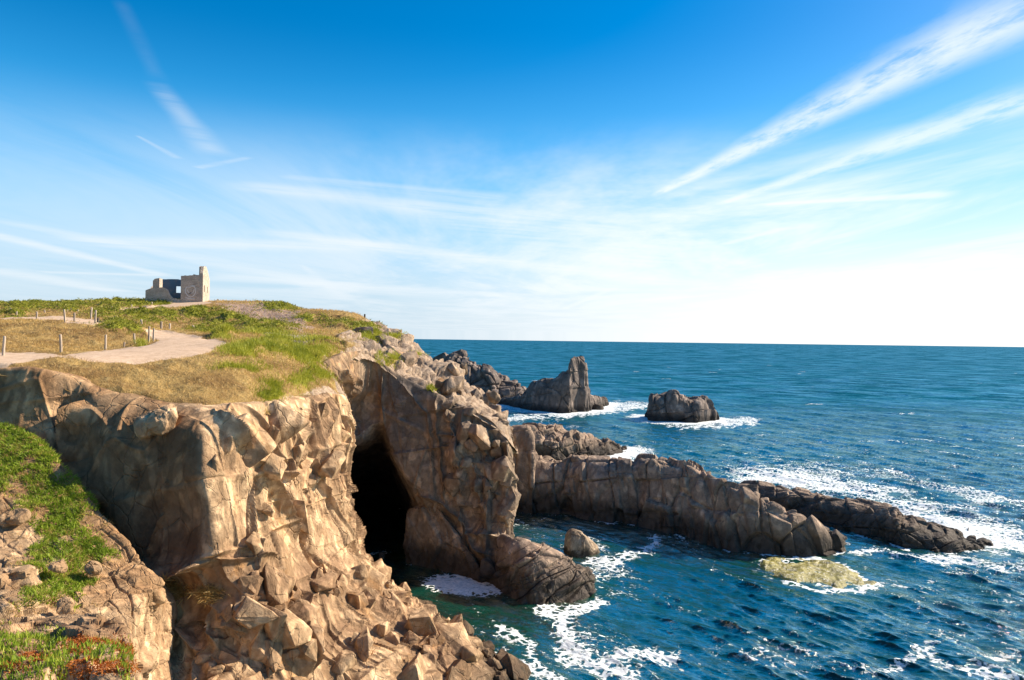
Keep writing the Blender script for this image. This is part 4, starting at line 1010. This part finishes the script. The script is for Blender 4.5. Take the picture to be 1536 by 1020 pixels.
POSTS = [ # px, top, base, distance, dark, label
 (5,504,533,41.7,0,'tall wooden post at the left edge of the photo beside the sandy path'),
 (91.5,501.5,529,44,0,'wooden post between straw grass and sandy path, second from the left edge'),
 (158,502,525,52,0,'wooden post at the middle of the straight row along the sand'),
 (202,500,521,57,0,'wooden post with a green tuft at its foot where the sand widens'),
 (223,489.5,511.5,57,0,'left post of the close pair at the path bend'),
 (230,492.5,511,59,0,'right, shorter post of the close pair at the path bend'),
 (242,482,498.5,73,0,'thick pale post on the far side of the path bend'),
 (204,482.5,491,80,1,'dark stub of a post left of the thick pale post'),
 (212.5,479,494,80,0,'thin post just right of the dark stub'),
 (146.6,477,486,64,1,'dark stub beside the tall post on the upper straw field'),
 (143,465,484,62,0,'tall post at the right end of the upper sandy track'),
 (97.5,464,483.5,62,0,'tall post before the dark bush on the upper sandy track'),
 (55,467.5,480,93,0,'post on the near verge of the upper sandy track, left part'),
 (111.5,469,481,90,0,'pale post on the far verge behind the dark bush'),
 (101,464,472,110,0,'left one of three thin posts behind the dark bush'),
 (106,464.5,472,112,0,'middle one of three thin posts behind the dark bush'),
 (117,464,473,108,0,'right one of three thin posts behind the dark bush'),
 (136.6,459,471,100,0,'lone high post above the right end of the upper sandy track'),
 (172.5,474,482,95,0,'short pale post before the dark green scrub bank'),
 (168,460,467,115,0,'small post on the track that climbs to the ruin, leftmost'),
 (197.5,457,462,120,0,'small post on the track that climbs to the ruin, middle'),
 (228,453,459,123,0,'small pale post at the top of the track under the ruin'),
 (11,464,472,110,0,'far left one of the small posts on the upper fence'),
 (16,464.5,472,112,0,'second small post from the left on the upper fence'),
 (25,467,476,100,0,'small low post before the others of the upper fence'),
 (34,464,474,105,0,'stout small post at the left end of the upper sandy track'),
 (67,465,473,108,0,'small post standing alone above the middle of the upper track'),
 (186,513,522,54,0,'broken knee high stub in the roadside grass'),
 (290,488,502,84,0,'post on the grass right of the path bend'),
 (254,485,495,86,0,'thin post just beyond the thick pale post'),
 (334,497,507.5,95,0,'post near the dark green bush at the sand tip'),
 (381,498,504.5,100,0,'little post at the edge of the grey gravel hollow'),
 (369,452,458.5,126,0,'small post on the skyline slope right of the ruin'),
 (327,449,455,129,1,'dark post on the skyline right beside the ruin'),
 (547,471,478,109,1,'dark marker post alone on the headland skyline')]
for (px, top, base, Y, dk, lab) in POSTS:
    src = PBD if dk else PB
    o = src if not used[src.name] else src.copy()
    if used[src.name]: COL.objects.link(o)
    else: used[src.name] = True
    x, z = hill_at(px, Y, base)
    want = P(px, top, Y)[2]-z; want = min(max(want, .35), 1.6)
    hh = 1.0 if dk else 1.12
    o.location = (x, Y, z); s = want/hh; wd = .85 if s > .9 else max(.75, s)
    if Y > 70: wd *= 1.5
    o.scale = (wd, wd, s); o.rotation_euler = (random.uniform(-.05, .05), random.uniform(-.05, .05), random.uniform(0, 6))
    tag(o, lab, 'fence post', 'fence posts along the cliff paths' if px != 547 else None)
    o.name = 'fence_post' if px != 547 else 'marker_post'

# ---------------------------------------------------------------- ruined house
def ruin():
    def wmat(name, a, b2, blotch=None):
        m, t, b = material(name); p = pos(t)
        n = t.noise(p, .9, 6, .65); st = t.voronoi(t.mapping(p, (1, 1, 1.7)), 2.4, 'DISTANCE_TO_EDGE'); n2 = t.noise(p, 5, 5, .7)
        c = t.mix(t.ramp(n, .38, .62), a, b2); c = t.mix(t.math('MULTIPLY', t.ramp(st, .0, .07, 1, 0), .45), c, (.20, .16, .13))
        if blotch: c = t.mix(t.ramp(n, .36, .5), c, blotch)  # second tone over the noise patches
        c = t.mix(t.math('MULTIPLY', t.ramp(n2, .45, .3), .5), c, tuple(x*.6 for x in a))
        t.l.new(c, b.inputs['Base Color']); b.inputs['Roughness'].default_value = .95
        t.l.new(t.bump(t.math('ADD', t.math('MULTIPLY', n2, .4), t.ramp(st, 0, .1)), .7, .12), b.inputs['Normal'])
        return m
    stone = wmat('ruin_stone', (.42, .335, .26), (.54, .44, .35)); inner = wmat('ruin_inner', (.22, .23, .25), (.30, .31, .32), (.12, .20, .26)); brick = wmat('ruin_brick', (.36, .20, .11), (.42, .27, .16))
    E = bpy.data.objects.new('ruined_house', None); COL.objects.link(E)
    org = P(304, 452.5, 128); a = math.radians(12.4)
    zb = org[2]-.25
    E.location = (org[0], org[1], zb); E.rotation_euler = (0, 0, a)
    tag(E, 'roofless ruined stone house with one standing gable and graffiti on the hill', 'ruin')
    k = 128/FPX
    # local axes: -x along the front to the left, +y back, z up
    def prism(name, pts, y0, y1, mat, axis='y', holes=(), parent=E, jag=0):
        """wall slab: outline (u,z) with rectangular holes; column fill between sorted cuts"""
        us = sorted({p[0] for p in pts} | {u for h in holes for u in h[:2]})
        fine = []
        for i in range(len(us)-1):
            n_ = max(1, int((us[i+1]-us[i])/.35)); fine += [us[i]+(us[i+1]-us[i])*j/n_ for j in range(n_)]
        us = fine+[us[-1]]
        top = lambda u: np.interp(u, [p[0] for p in pts], [p[1] for p in pts])
        V, Fc = [], []
        def box(u0, u1, za0, za1, zb0, zb1):
            b0 = len(V)
            for yy in (y0, y1):
                for (u, z) in ((u0, za0), (u1, zb0), (u1, zb1), (u0, za1)):
                    V.append((u, yy, z) if axis == 'y' else (yy, u, z))
            for f in ((0, 1, 2, 3), (7, 6, 5, 4), (0, 4, 5, 1), (1, 5, 6, 2), (2, 6, 7, 3), (3, 7, 4, 0)): Fc.append([b0+i for i in f])
        rj = random.Random(len(name)+int(y0*10))
        tp = {round(u, 4): top(u)+(rj.uniform(-jag, jag*.4)) for u in us}
        for u0, u1 in zip(us[:-1], us[1:]):
            mid = (u0+u1)/2; hs = sorted([h for h in holes if h[0] <= mid <= h[1]], key=lambda h: h[2])
            z = -1.0
            for h in hs:
                box(u0, u1, z, h[2], z, h[2]); z = h[3]
            box(u0, u1, z, tp[round(u0, 4)], z, tp[round(u1, 4)])
        o = mesh_obj(name, V, np.array(Fc), mat, smooth=False, parent=parent)
        import bmesh
        bm = bmesh.new(); bm.from_mesh(o.data); bmesh.ops.remove_doubles(bm, verts=bm.verts, dist=1e-4)
        seen = {}
        for f in list(bm.faces):
            seen.setdefault(tuple(sorted(v.index for v in f.verts)), []).append(f)
        bmesh.ops.delete(bm, geom=[f for l in seen.values() if len(l) > 1 for f in l], context='FACES_ONLY')
        bmesh.ops.recalc_face_normals(bm, faces=bm.faces); bm.to_mesh(o.data); bm.free()
        return o
    W_ = (304-224.6)*k/math.cos(0); b = lambda px: (px-304)*k; zt = lambda py: (452.5-py)*k+.25
    prism('front_wall', [(b(273.2), zt(414.5)), (b(277), zt(414)), (b(279), zt(413.5)), (b(289), zt(413.6)), (b(291), zt(411.6)), (-.5, zt(412.2))], 0, .6, stone, jag=.12)
    prism('low_wall', [(b(224.6), zt(437)), (b(228), zt(436.3)), (b(233), zt(433.5)), (b(240), zt(432.5)), (b(251), zt(432.8)), (b(255), zt(436)), (b(258), zt(443)), (b(262), zt(447.5)), (b(273), zt(449.5))], .02, .58, stone, jag=.10)
    prism('corner_pier', [(b(232.5), zt(422)), (b(235), zt(419.5)), (b(241.5), zt(418))], 1.0, 3.2, stone, jag=.1)
    prism('back_wall', [(b(231), zt(417.6)), (b(250), zt(416.2)), (b(262), zt(416.6)), (b(276), zt(417.2)), (-.62, zt(416))], 5.6, 6.2, inner, holes=[(b(255.6), b(263.8), zt(437.5), zt(427.2))], jag=.06)
    gb = prism('gable', [(0, zt(410)), (.35, zt(404)), (.7, zt(398.5)), (2.9, zt(397.4)), (4, zt(402)), (5, zt(407)), (6.2, zt(416))], -.5, 0, stone, axis='x', holes=[(1.2, 1.75, zt(437.5), zt(427)), (3.9, 4.4, zt(437.5), zt(427.5))], jag=.1)
    prism('side_wall', [(.62, zt(437)), (2, zt(436)), (5.58, zt(424))], b(224.6), b(224.6)+.55, stone, axis='x', jag=.15)
    prism('chimney_stump', [(1.9, zt(399)), (2.3, zt(397.6)), (3.0, zt(397)), (3.3, zt(398))], -.98, -.62, brick, axis='x', jag=.05)
    cs = [o for o in E.children if o.name.startswith('chimney_stump')][0]
    # the stump only exists high up: trim its lower part
    import bmesh
    bm = bmesh.new(); bm.from_mesh(cs.data)
    for v in bm.verts:
        if v.co.z < 0: v.co.z = zt(411.5); v.co.y = 1.3+(v.co.y-1.3)*.8
    bm.to_mesh(cs.data); bm.free()
    # spray painted shield outline on the front wall
    m, t, bb = material('pale_spray_paint'); bb.inputs['Base Color'].default_value = (.60, .55, .50, 1); bb.inputs['Roughness'].default_value = .8
    m2, t2, bb2 = material('dark_spray_paint'); bb2.inputs['Base Color'].default_value = (.05, .04, .05, 1)
    def stroke(name, pl, w, mat):
        V, Fc = [], []
        pl = [Vector((b(x), -.012, zt(y))) for x, y in pl]
        for i, q in enumerate(pl):
            d = (pl[min(i+1, len(pl)-1)]-pl[max(i-1, 0)]).normalized(); s = Vector((-d.z, 0, d.x))*w/2
            V += [q-s, q+s, q-s+Vector((0, .02, 0)), q+s+Vector((0, .02, 0))]
        for i in range(len(pl)-1):
            a0, a1 = 4*i, 4*i+4
            Fc += [(a0, a1, a1+1, a0+1), (a0+1, a1+1, a1+3, a0+3), (a0, a0+2, a1+2, a1)]
        return mesh_obj(name, [tuple(v) for v in V], np.array(Fc), mat, parent=E)
    stroke('graffiti', [(281,431),(279.5,435),(280,440),(283,444),(287,446),(291,444),(293.5,440),(294,434),(292,431),(289,430),(285,431.5),(281,431)], .16, m)
    stroke('graffiti', [(282,435),(284,439),(287,441),(290.5,439),(292,434)], .14, m)
    stroke('graffiti', [(285,440.5),(288,440.5)], .25, m2)
    stroke('graffiti', [(287,430),(290,429),(293,430)], .2, m)
    stroke('graffiti', [(280,447),(286,449),(293,448.5)], .14, m)
ruin()

# ---------------------------------------------------------------- light, sky, camera
SUN_AZ, SUN_EL = math.radians(70), math.radians(33)
S = Vector((math.sin(SUN_AZ)*math.cos(SUN_EL), math.cos(SUN_AZ)*math.cos(SUN_EL), math.sin(SUN_EL)))
ld = bpy.data.lights.new('sun', 'SUN'); ld.energy = 5.0; ld.angle = math.radians(.53); ld.color = (1, .86, .68)
lo = bpy.data.objects.new('sun', ld); COL.objects.link(lo); lo.rotation_euler = (-S).to_track_quat('-Z', 'Y').to_euler(); lo.location = (60, 40, 80)

w = bpy.data.worlds.new('World'); sc.world = w; w.use_nodes = True
t = NT(w.node_tree)
bg = next(n for n in t.n if n.type == 'BACKGROUND')
sky = t.node('ShaderNodeTexSky', sky_type='NISHITA', sun_disc=False, sun_elevation=SUN_EL, sun_rotation=SUN_AZ)
sky.air_density = 1.0; sky.dust_density = .6; sky.ozone_density = 2.0; sky.altitude = 0
dirn = t.node('ShaderNodeTexCoord').outputs['Generated']
sep = t.node('ShaderNodeSeparateXYZ'); t.l.new(dirn, sep.inputs[0])
zc = t.math('MAXIMUM', sep.outputs[2], .012)
qx = t.math('DIVIDE', sep.outputs[0], zc); qy = t.math('DIVIDE', sep.outputs[1], zc)
cq = t.node('ShaderNodeCombineXYZ'); t.l.new(qx, cq.inputs[0]); t.l.new(qy, cq.inputs[1]); Q = cq.outputs[0]
def qpt(px, py):
    d = Vector(P(px, py, 1.0))-Vector((0, 0, CAM_Z)); return np.array((d.x/d.z, d.y/d.z))
def bdir(a, b2):
    d = qpt(*b2)-qpt(*a); return math.atan2(d[1], d[0])
NZ = []
for (a, b2), sx, sy in ((((985,292),(1600,-60)), 1.6, 4.2), (((0,330),(620,372)), .35, 1.6)):
    NZ.append(t.noise(t.mapping(t.mapping(Q, (1, 1, 1), (0, 0, -bdir(a, b2))), (sx, sy, 1)), 1.6, 5, .66))
def band(a, b2, w0, w1, amt, tex=.5, soft=.5):
    """streak of ice cloud between two points of the cloud layer, widths in layer units"""
    A, B = qpt(*a), qpt(*b2); L = np.linalg.norm(B-A); d = (B-A)/L
    x = t.math('SUBTRACT', t.math('MULTIPLY', qx, float(d[0])), float(d@A)); x = t.math('ADD', x, t.math('MULTIPLY', qy, float(d[1])))
    nrm = np.array((-d[1], d[0]))
    y = t.math('SUBTRACT', t.math('ADD', t.math('MULTIPLY', qx, float(nrm[0])), t.math('MULTIPLY', qy, float(nrm[1]))), float(nrm@A))
    u = t.math('DIVIDE', x, float(L))
    wid = t.math('ADD', w0, t.math('MULTIPLY', u, w1-w0)); 
    nz_ = NZ[0] if a[0] > 950 else NZ[1]
    yy = t.math('ADD', t.math('ABSOLUTE', y), t.math('MULTIPLY', t.math('SUBTRACT', nz_, .5), t.math('MULTIPLY', wid, 1.2)))
    m = t.ramp(t.math('DIVIDE', yy, wid), 1.0-soft, 1.0+soft*.4, 1, 0)
    m = t.math('MULTIPLY', m, t.ramp(u, -.02, .06)); m = t.math('MULTIPLY', m, t.ramp(u, .9, 1.06, 1, 0))
    m = t.math('MULTIPLY', m, t.ramp(nz_, .3, .62, 1-tex, 1))
    return t.math('MULTIPLY', m, amt)
masks = []
def bandpx(a, b2, hw0, hw1, amt, tex=.5, soft=.5):
    A = qpt(*a); B = qpt(*b2); d = (B-A)/np.linalg.norm(B-A); n = np.array((-d[1], d[0]))
    td = np.array((b2[0]-a[0], b2[1]-a[1]), float); td /= np.linalg.norm(td)
    def wid(p, hw):
        return abs(float((qpt(p[0]-td[1]*hw, p[1]+td[0]*hw)-qpt(*p))@n))
    return band(a, b2, wid(a, hw0), wid(b2, hw1), amt, tex, soft)
for a in [((980,294),(1600,-16),4,52,.70,.85,.75), ((1075,308),(1600,130),3,29,.6,.8,.75), ((985,300),(1400,190),5,18,.26,.4,.9),
          ((1140,307),(1430,291),2,6,.6,.4,.8), ((180,0),(245,135),12,14,.04,.95,.95), ((232,122),(322,232),12,22,.30,.9,.95), ((205,203),(268,238),2,4,.25,.5,.9),
          ((-40,345),(250,414),7,4,.6,.5,.9), ((-30,325),(560,440),5,9,.35,.5,.9), ((-40,400),(180,438),8,5,.5,.4,.9), ((100,362),(620,372),9,10,.55,.85,.95),
          ((380,345),(1040,428),6,9,.6,.6,.9), ((340,276),(960,345),7,26,.5,.8,.95), ((420,264),(760,300),3,11,.45,.8,.95), ((300,415),(780,444),6,4,.45,.4,.9),
          ((845,464),(925,430),3,4,.4,.4,.9), ((1085,367),(1180,341),3,4,.45,.4,.9), ((295,252),(375,236),4,3,.28,.8,.9), ((60,408),(245,413),2,2,.4,.4,.9),
          ((560,300),(1000,400),16,30,.35,.9,.95), ((450,395),(520,450),3,10,.3,.8,.9)]:
    masks.append(bandpx(*a))
# thin veil toward the horizon and the sun
wq = t.mapping(Q, (.5, .18, 1), (0, 0, .35))
v1 = t.noise(wq, .8, 6, .66, .5)
elev = sep.outputs[2]
sund = t.vmath('DOT_PRODUCT', dirn, (math.sin(SUN_AZ), math.cos(SUN_AZ), 0), 1)
veil = t.math('MULTIPLY', t.ramp(v1, .36, .64), t.ramp(elev, .30, .16))
veil = t.math('MULTIPLY', veil, t.ramp(elev, .0, .08, .35, 1))
veil = t.math('MULTIPLY', veil, t.ramp(sund, -.35, .6, .25, 1.0))
cloud = t.math('MULTIPLY', veil, .85)
for m in masks: cloud = t.math('SUBTRACT', 1, t.math('MULTIPLY', t.math('SUBTRACT', 1, cloud), t.math('SUBTRACT', 1, m)))
hs = t.node('ShaderNodeHueSaturation'); hs.inputs['Saturation'].default_value = 1.62; t.l.new(sky.outputs[0], hs.inputs['Color'])
sunw = t.ramp(sund, .12, .78)
hcol = t.mix(sunw, (4.0, 4.8, 5.4), (7.2, 7.1, 6.8))
hz = t.math('POWER', t.ramp(elev, .30, -.02), 1.25)
sky2 = t.mix(t.math('MULTIPLY', t.ramp(elev, .40, .10), .60), hs.outputs[0], (1.1, 4.6, 8.0))
skyc = t.mix(hz, sky2, hcol)
ccol = t.mix(sunw, (5.7, 6.0, 6.2), (6.6, 6.8, 7.0))
fin = t.mix(cloud, skyc, ccol)
t.l.new(fin, bg.inputs[0]); bg.inputs[1].default_value = .078

cd = bpy.data.cameras.new('camera'); co = bpy.data.objects.new('camera', cd); COL.objects.link(co); sc.camera = co
co.location = (0, 0, CAM_Z); cd.sensor_width = 36; cd.lens = 36*FPX/1536; cd.clip_end = 120000; cd.clip_start = .1
co.rotation_mode = 'XYZ'
co.rotation_euler = (Matrix.Rotation(math.radians(90), 4, 'X') @ Matrix.Rotation(ROLL, 4, 'Z')).to_euler()
sc.view_settings.view_transform = 'Standard'; sc.view_settings.look = 'None'; sc.view_settings.exposure = 1.08; sc.view_settings.gamma = 1
sc.render.engine = 'CYCLES'; sc.cycles.use_denoising = True; sc.cycles.max_bounces = 5; sc.cycles.diffuse_bounces = 3; sc.cycles.sample_clamp_indirect = 4
